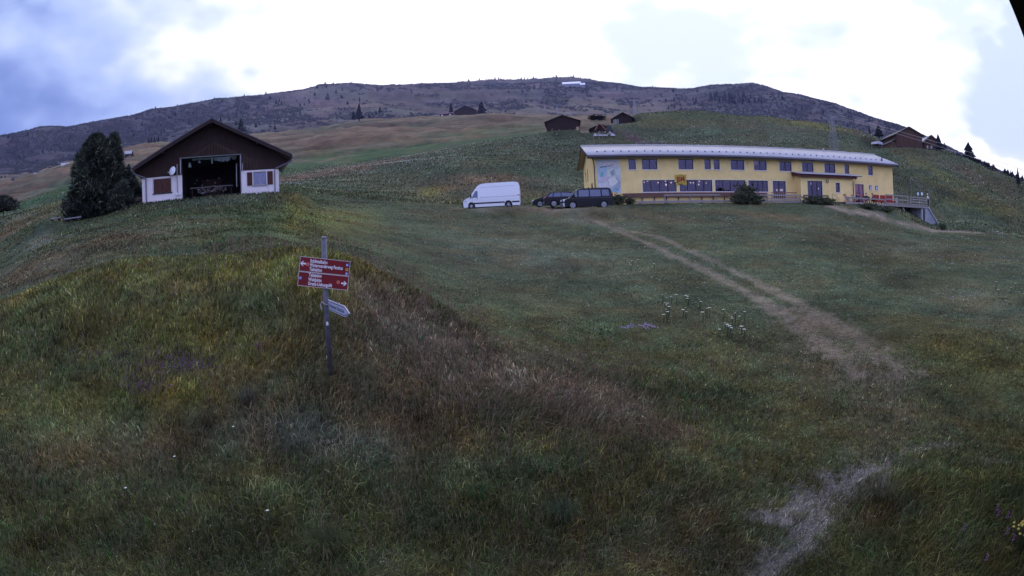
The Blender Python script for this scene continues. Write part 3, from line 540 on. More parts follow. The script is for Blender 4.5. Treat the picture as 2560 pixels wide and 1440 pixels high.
# wall clock ring on the porch
ck = empty('wall_clock', bw(25.5, -PO+.03, 4.6), BY, 'small round dark rimmed clock on the yellow porch wall', 'clock')
MB().add([((.16 if k % 2 else .22)*math.cos(math.pi*(k//2)/8), yy, (.16 if k % 2 else .22)*math.sin(math.pi*(k//2)/8)) for yy in (0, -.05) for k in range(32)],
  [q for k in range(16) for q in ((2*k, 2*((k+1) % 16), 2*((k+1) % 16)+1, 2*k+1), (32+2*k, 32+2*k+1, 32+2*((k+1) % 16)+1, 32+2*((k+1) % 16)), (2*k, 32+2*k, 32+2*((k+1) % 16), 2*((k+1) % 16)), (2*k+1, 2*((k+1) % 16)+1, 32+2*((k+1) % 16)+1, 32+2*k+1))]).build('rim', dark, ck)
MB().tube([(0, -.004, 0), (0, -.02, 0)], .16, 16).build('dial', m('clock_dial', (.5, .48, .36), .6), ck)
# mural on the left of the front
def bpoly(pts, off=0.0, th=.01):
    """Flat painted shape on the facade from photo pixels."""
    q = [bl(x, y) for x, y in pts]; n = len(q)
    return MB().add([(u, -off-th, lz(z)) for u, z in q]+[(u, -off, lz(z)) for u, z in q], [tuple(range(n)), tuple(range(2*n-1, n-1, -1))]+[(i, (i+1) % n, (i+1) % n+n, i+n) for i in range(n)])
def zz(*p): return [(1420+x/6.095, 340+y/6.095) for x, y in p]
mural = empty('mural', bw(0, 0, ZB), BY, 'tall pale blue and white painted mural at the left end of the yellow facade', 'mural')
SH = [((430,358),(790,352),(812,878),(452,792),(436,480), (.50,.55,.78)), ((430,360),(560,356),(500,400),(455,440),(436,490), (.13,.09,.17)), ((500,460),(560,400),(690,395),(790,360),(790,470),(700,470),(600,440), (.60,.58,.74)),
 ((450,500),(500,470),(590,470),(600,520),(560,620),(480,620),(445,560), (.38,.52,.80)), ((500,560),(540,540),(530,620),(495,625), (.16,.42,.62)), ((600,520),(680,480),(710,540),(690,610),(600,620), (.62,.64,.80)), ((640,540),(690,500),(715,540),(700,600),(660,615), (.42,.50,.60)),
 ((510,630),(640,615),(600,680),(540,722),(505,690), (.55,.50,.72)), ((610,660),(720,610),(760,720),(690,770),(640,760), (.68,.70,.86)), ((720,520),(800,470),(803,600),(740,590), (.58,.66,.84)), ((640,800),(760,790),(790,830),(720,860),(660,850), (.30,.45,.72)), ((455,730),(600,700),(640,790),(520,796),(460,780), (.60,.62,.84)), ((480,470),(590,455),(592,470),(485,486), (.14,.16,.30)), ((600,455),(690,430),(692,442),(605,470), (.2,.24,.42))]
for k, sh in enumerate(SH):
    cc = sh[-1]; bpoly(zz(*sh[:-1]), .012+.006*(k > 0)+.0015*k, .012 if k == 0 else .004).build('painted_panel' if k == 0 else 'painted_shape', m(f'mural_paint_{k}', (min(.8, cc[0]*1.12), min(.8, cc[1]*1.06), cc[2]*.76), .7, .08, 3), mural)
for k, (a, b) in enumerate((((720,615),(800,720)), ((690,775),(770,700)), ((700,800),(800,700)), ((720,815),(800,740)), ((745,830),(800,770)), ((660,560),(700,520)), ((650,580),(705,570)), ((665,540),(690,605)))):
    (x0, y0), (x1, y1) = zz(a, b); dx, dy = x1-x0, y1-y0; L = math.hypot(dx, dy); wv_ = (-dy/L*.45, dx/L*.45)
    bpoly([(x0+wv_[0], y0+wv_[1]), (x1+wv_[0], y1+wv_[1]), (x1-wv_[0], y1-wv_[1]), (x0-wv_[0], y0-wv_[1])], .046+.001*k, .004).build('painted_line', m('mural_ink', (.10, .15, .30), .7), mural)
# banner under an upper window
def text(body, size, loc, rot, mt, parent, name='lettering', sx=1.0, align='CENTER', ext=.002, bold=0.0):
    cu = bpy.data.curves.new(name, 'FONT'); cu.body = body; cu.size = size; cu.align_x = align; cu.align_y = 'CENTER'; cu.extrude = ext; cu.offset = bold; cu.resolution_u = 3
    tmp = bpy.data.objects.new(name, cu); C.objects.link(tmp); bpy.context.view_layer.update(); me = bpy.data.meshes.new_from_object(tmp); bpy.data.objects.remove(tmp); me.materials.clear(); me.materials.append(mt)
    o = bpy.data.objects.new(name, me); C.objects.link(o); o.parent = parent; o.location = loc; o.rotation_euler = rot; o.scale = (sx, 1, 1); return o
bn = empty('banner', bw(6.15, .03, 3.98), BY, 'square yellow cloth banner with red letters JSM hanging below an upper window', 'banner')
g = MB(); nn = 8
for i in range(nn+1):
    for j in range(nn+1):
        x = -.74+1.42*i/nn+.03*math.sin(j*.9); z = 1.2*j/nn; g.v.append((x+(.06 if j < nn and i == 0 else 0)*(1-j/nn), -.03-.02*math.sin(i*1.3+j*.5), z-(.02*math.sin(i*1.1))))
for i in range(nn):
    for j in range(nn): a = i*(nn+1)+j; g.f.append((a, a+nn+1, a+nn+2, a+1))
g.build('cloth', m('yellow_cloth', (.50, .38, .07), .9, .1, 5), bn, True)
redm = m('red_print', (.38, .03, .03), .7)
text('JSM', .74, (-.02, -.06, .66), (R(90), R(-5), 0), redm, bn, sx=.90, bold=.022)
rings = (MB(), MB())
for k in range(20):
    if k in (0, 9, 10, 19): continue
    a0, a1 = 2*math.pi*k/20, 2*math.pi*(k+1)/20; rings[k > 9].bar((.5*math.cos(a0), -.055, .66+.5*math.sin(a0)), (.5*math.cos(a1), -.055, .66+.5*math.sin(a1)), .03, .01)
for g in rings: g.build('printed_ring', redm, bn)
g = MB()
for k in range(8): g.box(-.38+k*.095, -.31+k*.095, -.06, -.054, .06, .11)
g.build('printed_line', black, bn)
# lamps glowing inside the dining room
LAMPS = [(1160,705,.07),(1213,685,.09),(1372,710,.09),(1485,683,.10),(1494,742,.12),(1572,710,.09),(1632,682,.11),(1792,733,.10),(1868,712,.08),(1908,712,.08),(1998,690,.10),(1992,740,.10),(2106,716,.07),(1440,750,.04),(1240,755,.04)]
WH = ['in the first long ground floor window', 'in the second long ground floor window']
OR = ['first', 'second', 'third', 'fourth', 'fifth', 'sixth', 'seventh']
for i, (x, y, rr) in enumerate(LAMPS[:13]):
    u, z = bl(1420+x/6.095, 340+y/6.095, -1.2)
    t_ = empty('pendant_lamp', bw(u, -1.2, z), BY, f'small glowing pendant lamp {WH[i > 6]}, {OR[i if i < 7 else i-7]} from its left end', 'lamp', 'pendant lamps glowing in the dining room')
    MB().ball((0, 0, 0), rr*.8, 8, 6, 1.35).build('bulb', lampm, t_, True); MB().tube([(0, 0, rr), (0, 0, 4.93-z)], .008, 4).build('cord', black, t_)
for px_, py_, w_, h_, off, lab in ((1953.5, 475.2, .42, .26, -.6, 'bright lit box seen through the lower part of the terrace door'), (1942, 475.2, .18, .24, -.6, 'small pale lit box beside the bright one behind the terrace door'), (2028.5, 459, .16, .30, 1.0, 'bright white lamp behind the left pane of the entrance door')):
    u, z = bl(px_, py_, off); tag(MB().box(-w_/2, w_/2, -.05, .05, -h_/2, h_/2).build('light_box', lampw), lab, 'lamp').location = bw(u, off, z)
# ---------------------------------------------------------------- boardwalk, rails and terrace in front of the lodge
def thing_bl(name, u, off, z, label, cat, group=None, rz=0): return empty(name, bw(u, off, z), BY+rz, label, cat, group)
sk = thing_bl('plank_bench', -.9, .02, 2.2, 'long red brown plank bench fixed along the foot of the yellow facade', 'bench')
for k in range(3): MB().box(0, 18.2, -.30-.0*k, -.25, .40+k*.155, .535+k*.155).build('plank', rwood, sk)
MB().box(0, 18.2, -.25, -.03, .84, .88).build('seat_board', rwood, sk)
po = None
for k in range(13):
    if po is None: po = MB().box(-.05, .05, -.24, -.14, -.3, .4).build('post', dark, sk); po.location = (.8, 0, 0)
    else: c_ = po.copy(); C.objects.link(c_); c_.parent = sk; c_.location = (.8+k*1.45, 0, 0)
def terrace(name, u0, u1, off0, off1, z, dz, label, cat='terrace', beams=True):
    t = thing_bl(name, u0, 0, z, label, cat); n = int((off1-off0)/.24)
    for k in range(n):
        a = -off1+k*.24; MB().add([(x, y, zz_+dz*x) for x in (0, u1-u0) for y in (a, a+.22) for zz_ in (-.05, 0)], [(0, 1, 3, 2), (4, 6, 7, 5), (0, 4, 5, 1), (2, 3, 7, 6), (0, 2, 6, 4), (1, 5, 7, 3)]).build('plank', gwood, t)
    MB().bar((0, -off1-.03, -.14), (u1-u0, -off1-.03, -.14+dz*(u1-u0)), .06, .20).build('edge_beam', gwood, t)
    return t
walk = terrace('boardwalk', .5, 26.3, .35, 1.8, 2.12, 0, 'low grey timber boardwalk running along the front of the lodge', 'boardwalk')
for u in (0.05, 3.2, 7.4, 11.6, 15.8, 20, 24.5): MB().box(u, u+.35, -1.75, -1.45, -1.2, -.25).build('footing', conc, walk)
def railing(u0, u1, off, z, dz, posts, hs, label, name='railing', pw=.09, ph=.85, mt=None):
    t = thing_bl(name, u0, off, z, label, 'railing'); mt = mt or gwood
    for p in posts: zz_ = dz*(p-u0); MB().box(p-u0-pw/2, p-u0+pw/2, -pw/2, pw/2, zz_-.2, zz_+ph).build('post', mt, t)
    for h in hs: MB().bar((0, -.07, h), (u1-u0, -.07, h+dz*(u1-u0)), .05, .15).build('rail', mt, t)
    return t
railing(3.5, 10.3, 1.85, 2.1, 0, (3.55, 6.6, 9.8), (.62, ), 'low grey rail on three posts in front of the long dining windows', ph=.6)
railing(15.1, 21.2, 1.85, 2.1, 0, (15.2, 17.1, 19.0, 21.1), (.62, .2), 'grey two bar rail in front of the stacked chairs', ph=.6)
railing(21.5, 25.3, 2.0, 2.1, 0, (21.6, 23.4, 25.2), (.66, ), 'dark grey rail in front of the entrance door', ph=.66, mt=m('dark_grey_wood', (.09, .08, .09), .8))
hr_ = thing_bl('handrail', 25.7, 2.4, 2.0, 'bent dark metal handrail beside the porch steps', 'handrail'); MB().tube([(0, 0, -.1), (0, 0, 1.02), (.12, 0, 1.05), (.95, -.1, .45), (.98, -.1, -.1)], .025, 6).build('tube', gut, hr_)
steps = thing_bl('entrance_step', 25.4, 1.7, 1.7, 'flat dark timber step between boardwalk and terrace', 'step'); MB().box(0, 3.6, -.9, 0, .18, .28).build('tread', dwood, steps); MB().box(.1, 3.5, -.8, -.1, -.3, .17).build('riser', dwood, steps)
# stacked folding chairs
sc0 = None
for k in range(13):
    if sc0 is None:
        sc0 = thing_bl('folding_chair', 17.7, 1.0, 2.12, 'x', 'chair', 'folded wooden chairs leaning in a row')
        w1 = m('pale_brown_wood', (.48, .34, .26), .7, .1)
        for x in (-.11, .11): MB().bar((x, .0, 0), (x, .18, 1.05), .03, .035).build('leg', w1, sc0)
        for h in (.35, .55, .95): MB().box(-.10, .10, .06*h*2-.01, .06*h*2+.02, h, h+.08).build('slat', m('chair_slat', (.17, .05, .05), .6), sc0)
        t_ = sc0
    else: t_ = copy_tree(sc0); t_.location = bw(17.7+k*.285, 1.0, 2.12)
    t_['label'] = 'folded wooden chair '+('at the left end' if k == 0 else 'at the right end' if k == 12 else 'inside')+' of the row on the boardwalk'
# right terrace on its retaining structure
DZ = -.017; TU = 26.6
def dz_at(u): return 2.02+DZ*(u-TU)
deck = terrace('sun_terrace', TU, 41.4, .05, 4.0, 2.02, DZ, 'raised grey timber sun terrace at the right end of the lodge')
railing(27.0, 33.3, 4.0, dz_at(27.0), DZ, (27.1, 33.25), (.52, ), 'left stretch of grey terrace rail in front of the deck chairs', ph=.55)
railing(33.35, 37.6, 4.0, dz_at(33.35), DZ, (33.4, 37.5), (1.15, .62, .12), 'middle stretch of grey terrace rail in front of the red lounge benches', ph=1.2)
railing(37.9, 41.4, 4.0, dz_at(37.9), DZ, (38.0, 39.8, 41.3), (1.12, .82, .48, .12), 'right stretch of grey terrace rail with four bars', ph=1.2)
# curved plank arches under the rail
for u0, u1 in ((33.9, 37.1), (38.1, 39.6), (40.0, 41.2)):
    ar = MB(); 
    for k in range(8):
        a, b = k/8, (k+1)/8; ar.bar((u0-TU+(u1-u0)*a, -4.1, dz_at(u0)-2.02+.05+.14*math.sin(math.pi*a)), (u0-TU+(u1-u0)*b, -4.1, dz_at(u0)-2.02+.05+.14*math.sin(math.pi*b)), .03, .07)
    ar.build('arched_brace', gwood, deck)
for u in (33.2, ): MB().box(u-TU-.2, u-TU+.2, -4.0, -3.5, -1.0, -.3).build('footing', conc, deck)
rw = thing_bl('retaining_wall', 34, 0, -1.6, 'pale concrete wing wall and dark recess carrying the end of the sun terrace', 'wall')
u0, z0 = bl(2312.5, 521, 4); pts = [bl(*p, 4) for p in ((2312.5, 519.5), (2319, 519.5), (2344, 562), (2341, 570), (2322, 569), (2313, 562))]
n = len(pts); V = [(u-34, -4-y, z+1.6) for y in (0, -.35) for u, z in pts]
pts_ = MB().add(V, [tuple(range(n)), tuple(range(2*n-1, n-1, -1))]+[(i, (i+1) % n, (i+1) % n+n, i+n) for i in range(n)]).build('wing_wall', conc, rw)
a0 = bl(2319, 519.5, 4); a1 = bl(2344, 562, 4); MB().bar((a0[0]-34+.05, -4.0, a0[1]+1.63), (a1[0]-34+.05, -4.0, a1[1]+1.63), .5, .10).build('coping', m('pale_coping', (.5, .5, .53), .8), rw)
MB().box(1.0, 6.6, -1.6, -1.3, 0, 3.3).build('recess_wall', m('dark_stained_concrete', (.055, .045, .045), .95, .3, 2), rw)
MB().box(6.3, 6.6, -3.9, -1.62, 0, 3.3).build('side_wall', conc, rw)
b0, b1 = bl(2258, 519, 4), bl(2281, 559, 4); MB().bar((b0[0]-34, -3.9, b0[1]+1.6), (b1[0]-34, -3.9, b1[1]+1.3), .18, .12).build('sloping_post', m('pale_timber', (.28, .25, .24), .8, .2), rw)
b0, b1 = bl(2311, 521, 4), bl(2312, 559, 4); MB().bar((b0[0]-34, -3.9, b0[1]+1.6), (b1[0]-34, -3.9, b1[1]+1.0), .12).build('corner_post', dark, rw)
hb = thing_bl('hose_reel', *(lambda q: (q[0], 3.2, q[1]-.45))(bl(2279, 552, 3.2)), 'dull red hose reel standing in the recess below the terrace', 'hose reel')
MB().tube([(.3*math.cos(a*.5), 0, .4+.3*math.sin(a*.5)) for a in range(13)], .04, 6).build('hose', m('dull_red_rubber', (.12, .05, .045), .8), hb)
MB().bar((0, .08, -.3), (0, .08, .7), .05).build('stand', dark, hb)
# tall net fence
nf = thing_bl('net_fence', 38.6, .3, 2.0, 'thin metal post fence with sloping net beside the terrace', 'fence')
for u, h in ((38.9, 1.7), (39.9, 1.8), (40.9, 1.9), (41.75, 3.75), (43.7, 2.5)): MB().tube([(u-38.6, 0, -1.6), (u-38.6, 0, h)], .02, 6).build('post', metal, nf)
MB().tube([(3.15, 0, 3.78), (5.15, 0, 2.48)], .035, 6).build('top_tube', metal, nf)
nm = MB()
for k in range(34): u = .1+k*.155; h = 1.7 if u < 2.8 else 3.75-(u-3.15)*.64 if u > 3.1 else 1.8+(u-2.8)*5; nm.bar((u, 0, .2), (u, 0, h), .012)
for k in range(13): nm.bar((0, .01, .25+k*.26), (5.1 if k < 9 else 3.4+(12-k)*.4, .01, .25+k*.26), .012)
tag(nm.build('netting', m('dark_net', (.05, .07, .06), .8), nf), kind='stuff')
ep = thing_bl('tall_pole', 41.85, 4.0, -.6, 'slim galvanised pole at the far right corner of the sun terrace', 'pole'); MB().tube([(0, 0, -1), (0, 0, 4.6)], .035, 8).build('tube', metal, ep); MB().bar((-1.0, 0, 4.55), (0, 0, 4.6), .04).build('crossbar', metal, ep)
for i, x in enumerate((1661, 1744)):
    u, z = bl(2100+x/8.533, 440+383/8.533, 3.6); s_ = thing_bl('notice_board', u, 3.6, z-1.2, ('left' if i == 0 else 'right')+' of the two small white notices in dark frames at the terrace end', 'sign', 'white notices in dark frames')
    MB().box(-.27, .27, -.02, .02, .95, 1.50).build('frame', black, s_); MB().box(-.20, .20, -.035, -.022, 1.02, 1.42).build('panel', m('notice_green', (.55, .72, .68), .6) if i == 0 else wpaint, s_); MB().box(-.02, .02, -.02, .02, -.4, .95).build('post', metal, s_)
# red lounge benches
for i, (xa, xb, lab) in enumerate(((752, 888, 'left'), (915, 1022, 'middle'), (1030, 1178, 'right'))):
    (ua, za), (ub, _) = bl(2100+xa/8.533, 440+395/8.533, 2.4), bl(2100+xb/8.533, 440+400/8.533, 2.4)
    q = thing_bl('lounge_bench', ua, 2.4, dz_at(ua), f'{lab} of three high backed dark red lounge benches on the sun terrace', 'bench', 'red lounge benches on the terrace'); L = ub-ua
    MB().box(0, L, .55, .67, .25, 1.22).build('backrest', redp, q, bevel=.02); MB().box(.0, L, -.15, .54, .25, .5).build('seat', redp, q, bevel=.02)
    for x in (.06, L-.12):
        for y in (-.1, .5): MB().box(x, x+.07, y, y+.07, 0, .25).build('leg', dark, q)
for i, (x, y) in enumerate(((1200, 450), )):
    u, z = bl(2100+x/8.533, 440+y/8.533, 2.2); q = thing_bl('side_board', u, 2.2, dz_at(u), 'pale upright board at the end of the red benches', 'board'); MB().box(-.12, .22, 0, .05, 0, 1.0).build('panel', m('pale_board', (.45, .42, .38), .7), q)
# deck chairs in red and white canvas
dc = None
for i, x in enumerate((140, 312, 480)):
    u, z = bl(2100+x/8.533, 440+470/8.533, 2.6)
    if dc is None:
        dc = thing_bl('deck_chair', u, 2.6, dz_at(u), 'x', 'deck chair', 'red and white deck chairs on the terrace')
        for s_ in (-.27, .27):
            MB().bar((-.35, s_, .95), (.45, s_, .05), .03, .045).build('leg', m('red_chair_wood', (.55, .05, .05), .6), dc); MB().bar((-.30, s_*.9, .05), (.35, s_*.9, .55), .03, .045).build('leg', M_['red_chair_wood'], dc)
        cvs = MB(); P = [(-.36, .97), (-.22, .70), (0, .36), (.22, .30), (.40, .50)]
        for (x0, z0), (x1, z1) in zip(P[:-1], P[1:]): cvs.add([(x0, -.24, z0), (x0, .24, z0), (x1, .24, z1), (x1, -.24, z1)], [(0, 1, 2, 3)])
        cvs.build('canvas', m('white_canvas', (.70, .66, .66), .8), dc); MB().box(-.42, -.32, -.26, .26, .93, 1.0).build('head_bar', M_['red_chair_wood'], dc); t_ = dc
    else: t_ = copy_tree(dc); t_.location = bw(u, 2.6, dz_at(u))
    t_['label'] = ('leftmost', 'middle', 'rightmost')[i]+' of three red and white deck chairs on the sun terrace'
for x, lab in ((230, 'low grey table between the left and middle deck chairs'), ):
    u, z = bl(2100+x/8.533, 440+470/8.533, 3.0); q = thing_bl('low_table', u, 3.0, dz_at(u), lab, 'table'); MB().box(-.55, .55, -.3, .3, .62, .67).build('table_top', gwood, q)
    for a in (-.5, .44):
        for b in (-.26, .2): MB().box(a, a+.06, b, b+.06, 0, .62).build('leg', gwood, q)
# ---- people: one skinned body each, clothes as thicker shells over it
def skinned(name, V, E, rad, mt, parent, lv=1):
    me = bpy.data.meshes.new(name); me.from_pydata(V, E, []); o = bpy.data.objects.new(name, me); C.objects.link(o); o.parent = parent
    sm = o.modifiers.new('skin', 'SKIN'); sm.use_smooth_shade = True
    for v, r_ in zip(me.skin_vertices[0].data, rad): v.radius = (r_, r_)
    me.skin_vertices[0].data[0].use_root = True
    sb = o.modifiers.new('sub', 'SUBSURF'); sb.levels = lv; sb.render_levels = lv; me.materials.append(mt); return o
def person(loc, rz, label, seated, top, legs, hair, group=None):
    p = empty('person', loc, rz, label, 'person', group); skin = m('skin', (.42, .26, .20), .6)
    hz = .47 if seated else .92; dzz = hz-.92
    J = [(0,0,hz),(0,.0,hz+.22),(0,0,hz+.47),(0,0,hz+.57),(0,-.01,hz+.72),(-.19,0,hz+.46),(-.25,-.10,hz+.22),(-.20,-.28,hz+.10),(.19,0,hz+.46),(.25,-.10,hz+.22),(.20,-.28,hz+.10),(-.10,0,hz-.03),(.10,0,hz-.03)]
    if seated: J += [(-.12,-.42,hz+.02),(-.12,-.45,.08),(-.12,-.58,.03),(.12,-.42,hz+.02),(.12,-.45,.08),(.12,-.58,.03)]
    else: J += [(-.11,-.02,.48),(-.11,.02,.07),(-.12,-.13,.03),(.11,-.04,.48),(.12,.0,.07),(.13,-.15,.03)]
    E = [(0,1),(1,2),(2,3),(3,4),(2,5),(5,6),(6,7),(2,8),(8,9),(9,10),(0,11),(0,12),(11,13),(13,14),(14,15),(12,16),(16,17),(17,18)]
    rd = [.12,.11,.11,.05,.085,.055,.042,.03,.055,.042,.03,.085,.085,.055,.04,.035,.055,.04,.035]
    skinned('body', J, E, rd, skin, p)
    T = [0,1,2,5,6,8,9]; mp = {j: i for i, j in enumerate(T)}
    skinned('jacket', [J[j] for j in T], [(mp[a], mp[b]) for a, b in E if a in mp and b in mp], [rd[j]+.025 for j in T], top, p)
    T = [0,11,12,13,14,16,17]; mp = {j: i for i, j in enumerate(T)}
    skinned('trousers', [J[j] for j in T], [(mp[a], mp[b]) for a, b in E if a in mp and b in mp], [rd[j]+.018 for j in T], legs, p)
    MB().ball((0, .02, hz+.77), .105, 8, 6, 1.0).build('hair', hair, p, True)
    MB().ball((0, -.095, hz+.71), .022, 5, 4).build('nose', skin, p, True)
    return p
navy = m('navy_cloth', (.03, .045, .10), .9); blk = m('black_cloth', (.02, .02, .022), .9); brn = m('brown_hair', (.06, .035, .025), .8); gry = m('grey_cloth', (.13, .13, .15), .9); wht = m('white_cloth', (.75, .75, .78), .8)
for x, y, off, rz, lab, a, b, c_ in ((375, 370, 2.6, .4, 'seated person in a dark blue jacket beside the middle deck chair', navy, gry, brn), (420, 372, 2.2, -.3, 'seated person in red beside the terrace double door', m('red_cloth', (.25, .04, .04), .9), navy, brn),
        (555, 375, 2.6, -.8, 'seated person with thick brown hair and black top on the terrace', blk, gry, brn), (690, 385, 2.8, .9, 'seated person in grey leaning toward the red benches', gry, blk, blk)):
    u, z = bl(2100+x/8.533, 440+y/8.533, off); person(bw(u, off, dz_at(u)), BY+rz, lab, True, a, b, c_)
u, z = bl(2318.5, 475, 3.4); person(bw(u, 3.4, dz_at(u)), BY+.5, 'standing person in a white top and pale cap at the right terrace corner', False, wht, blk, wht)
for x, w_ in ((555, .5), (640, .5)):
    u, z = bl(2100+x/8.533, 440+500/8.533, 2.6); q = thing_bl('terrace_chair', u, 2.5, dz_at(u), ('left' if x == 555 else 'right')+' brown wooden chair under the seated people on the terrace', 'chair')
    MB().box(-.22, .22, -.2, .22, .42, .46).build('seat', dwood, q); MB().box(-.22, .22, .22, .26, .46, .9).build('backrest', dwood, q)
    for a in (-.2, .16):
        for b in (-.18, .2): MB().box(a, a+.04, b, b+.04, 0, .42).build('leg', dwood, q)
# ---------------------------------------------------------------- the gabled house on the left
ZH = 3.3
house = empty('gabled_farm_building', hw(0, 0, ZH+.04), HY, 'white walled farm building with dark brown board gable and wide open bay', 'house')
def q(z): return z-ZH
wt = q(5.75); base = q(2.2)
w = MB(); sh = (.97, 2.45, q(4.46), q(5.56)); wi = (9.30, 10.38, q(4.48), q(5.56))
wall_holes(w, 0, 3.38, base, wt, [sh], .18); w.build('wall', white, house)
w = MB(); wall_holes(w, 8.24, 11.43, base, wt, [wi], .18); w.build('wall', white, house)
D = 7.6
w = MB()
for uu in (0, 11.43): w.add([(uu, .001, base), (uu, D, base), (uu, D, wt+.3), (uu, .001, wt+.3)], [(0, 1, 2, 3)])
w.add([(0, D, base), (11.43, D, base), (11.43, D, wt), (5.85, D, q(9.55)), (0, D, wt)], [(0, 1, 2, 3, 4)])
w.build('wall', white, house)
# timber gable, board by board
RZ, EZ0, EZ1, RU, E0, E1 = q(9.66), q(6.25), q(6.46), 5.88, -.63, 12.46
def roofz(u): return EZ0+(RZ-EZ0)*(u-E0)/(RU-E0) if u < RU else EZ1+(RZ-EZ1)*(E1-u)/(E1-RU)
gb = MB(); rnd = random.Random(3); u = -.02
while u < 11.44:
    wd_ = .125; z0 = wt-.03; 
    if 3.30 < u < 8.22: z0 = q(7.02)
    z1 = min(roofz(u), roofz(u+wd_))-.05; y = -.03-rnd.random()*.02
    if z1 > z0: gb.box(u+.004, u+wd_-.004, y, .02, z0, z1)
    u += wd_
tag(gb.build('gable_cladding', dwood, house), kind='stuff')
# bay interior
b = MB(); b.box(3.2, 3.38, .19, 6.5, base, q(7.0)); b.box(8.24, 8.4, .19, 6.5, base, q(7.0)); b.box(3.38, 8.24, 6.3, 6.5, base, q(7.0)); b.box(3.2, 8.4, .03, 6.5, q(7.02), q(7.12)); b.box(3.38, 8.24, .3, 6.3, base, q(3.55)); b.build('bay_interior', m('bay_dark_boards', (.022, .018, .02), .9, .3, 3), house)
wp = m('weathered_white_paint', (.34, .31, .33), .7, .15, 5)
for uu, z0, z1 in ((3.27, 5.75, 7.0), (8.27, 5.75, 7.0)): MB().box(uu-.045, uu+.045, -.09, -.03, q(z0), q(z1)).build('corner_strip', wp, house)
MB().box(8.24, 8.30, -.04, 1.4, q(4.0), q(7.0)).build('jamb_board', m('grey_lilac_board', (.22, .20, .26), .8, .2), house)
MB().tube([(3.16, -.12, q(7.03)), (8.34, -.12, q(7.03))], .045, 8).build('awning_bar', m('grey_green_bar', (.16, .18, .18), .6), house)
for uu, z0, z1 in ((2.98, 4.3, 6.58), (8.42, 5.7, 6.3)): MB().tube([(uu, -.09, q(z0)), (uu, -.09, q(z1))], .04, 8).build('vent_pipe', wp, house)
for uu in (2.92, 3.2): MB().box(uu-.08, uu+.08, -.16, -.02, q(4.12), q(4.36)).build('pipe_box', wpaint, house)
MB().tube([(7.92, .5, q(4.5)), (7.94, .5, q(6.4))], .045, 6).build('inner_post', wp, house)
tp = MB(); rnd = random.Random(5)
for k in range(30):
    a = 4.25+k*.122; 
    d0 = (.10+.05*rnd.random()) if not 14 < k < 26 else .34+.10*rnd.random()-.02*abs(k-20)
    if k == 13: d0 = .5
    tp.add([(a, -.05, q(6.98)), (a+.122, -.03, q(6.98)), (a+.122, .12+.05*rnd.random(), q(6.98)-d0*rnd.uniform(.85, 1.1)), (a, .10, q(6.98)-d0)], [(0, 1, 2, 3)])
strips = []
for a, z0, z1, ww in ((3.95, 6.75, 6.35, .22), (4.75, 6.9, 6.65, .2), (7.6, 6.93, 6.75, .3)): strips.append(MB()); strips[-1].add([(a, .3, q(z0)), (a+ww*.5, .3, q(z0)), (a+ww, .32, q(z1)), (a-.05, .34, q(z1)+.03)], [(0, 1, 2, 3)])
tarp = tag(tp.build('torn_tarpaulin', m('grey_green_tarp', (.16, .20, .20), .7, .2)), 'torn grey green tarpaulin hanging under the awning bar of the open bay', 'tarpaulin'); [g_.build('torn_strip', M_['grey_green_tarp'], tarp) for g_ in strips]; tarp.location = hw(0, 0, ZH); tarp.rotation_euler = (0, 0, HY)
# shutters and windows
f = MB().box(.88, 2.54, -.06, .0, q(4.36), q(4.45)).build('sill', dark, house)
shm = m('red_brown_shutter', (.075, .028, .022), .75, .2, 6)
for a, b_ in ((.98, 1.70), (1.72, 2.44)):
    s = MB().box(a, b_, -.05, -.01, q(4.47), q(5.55)).build('shutter', shm, house)
    for k in range(3): MB().box(a+.03+k*.235, a+.21+k*.235, -.062, -.051, q(4.50), q(5.52)).build('slat', shm, s)
t = MB(); 
for a, b_, c, d in ((.86, .96, q(4.45), q(5.68)), (2.46, 2.56, q(4.45), q(5.68)), (.96, 2.46, q(5.57), q(5.68))): t.box(a, b_, -.02, .01, c, d)
t.build('surround', m('dull_white_paint', (.66, .62, .62), .6), house)
window(house, 9.30, 10.38, q(4.48), q(5.56), 2, 0, glassm=glass('curtained_pane', (.13, .13, .19), .1), frame=wp, trim=False, sill=m('grey_sill', (.3, .3, .33), .8), name='window', fw=.06)
for a, b_ in ((8.78, 9.22), (10.46, 10.92)):
    s = MB().box(a, b_, -.05, -.01, q(4.47), q(5.55)).build('shutter', shm, house)
    for k in range(8): MB().box(a+.03, b_-.03, -.062, -.051, q(4.50)+k*.13, q(4.60)+k*.13).build('slat', shm, s)
for uu in (9.26, 10.42): MB().box(uu-.03, uu+.03, -.07, .0, q(4.45), q(5.6)).build('window_post', wpaint, house)
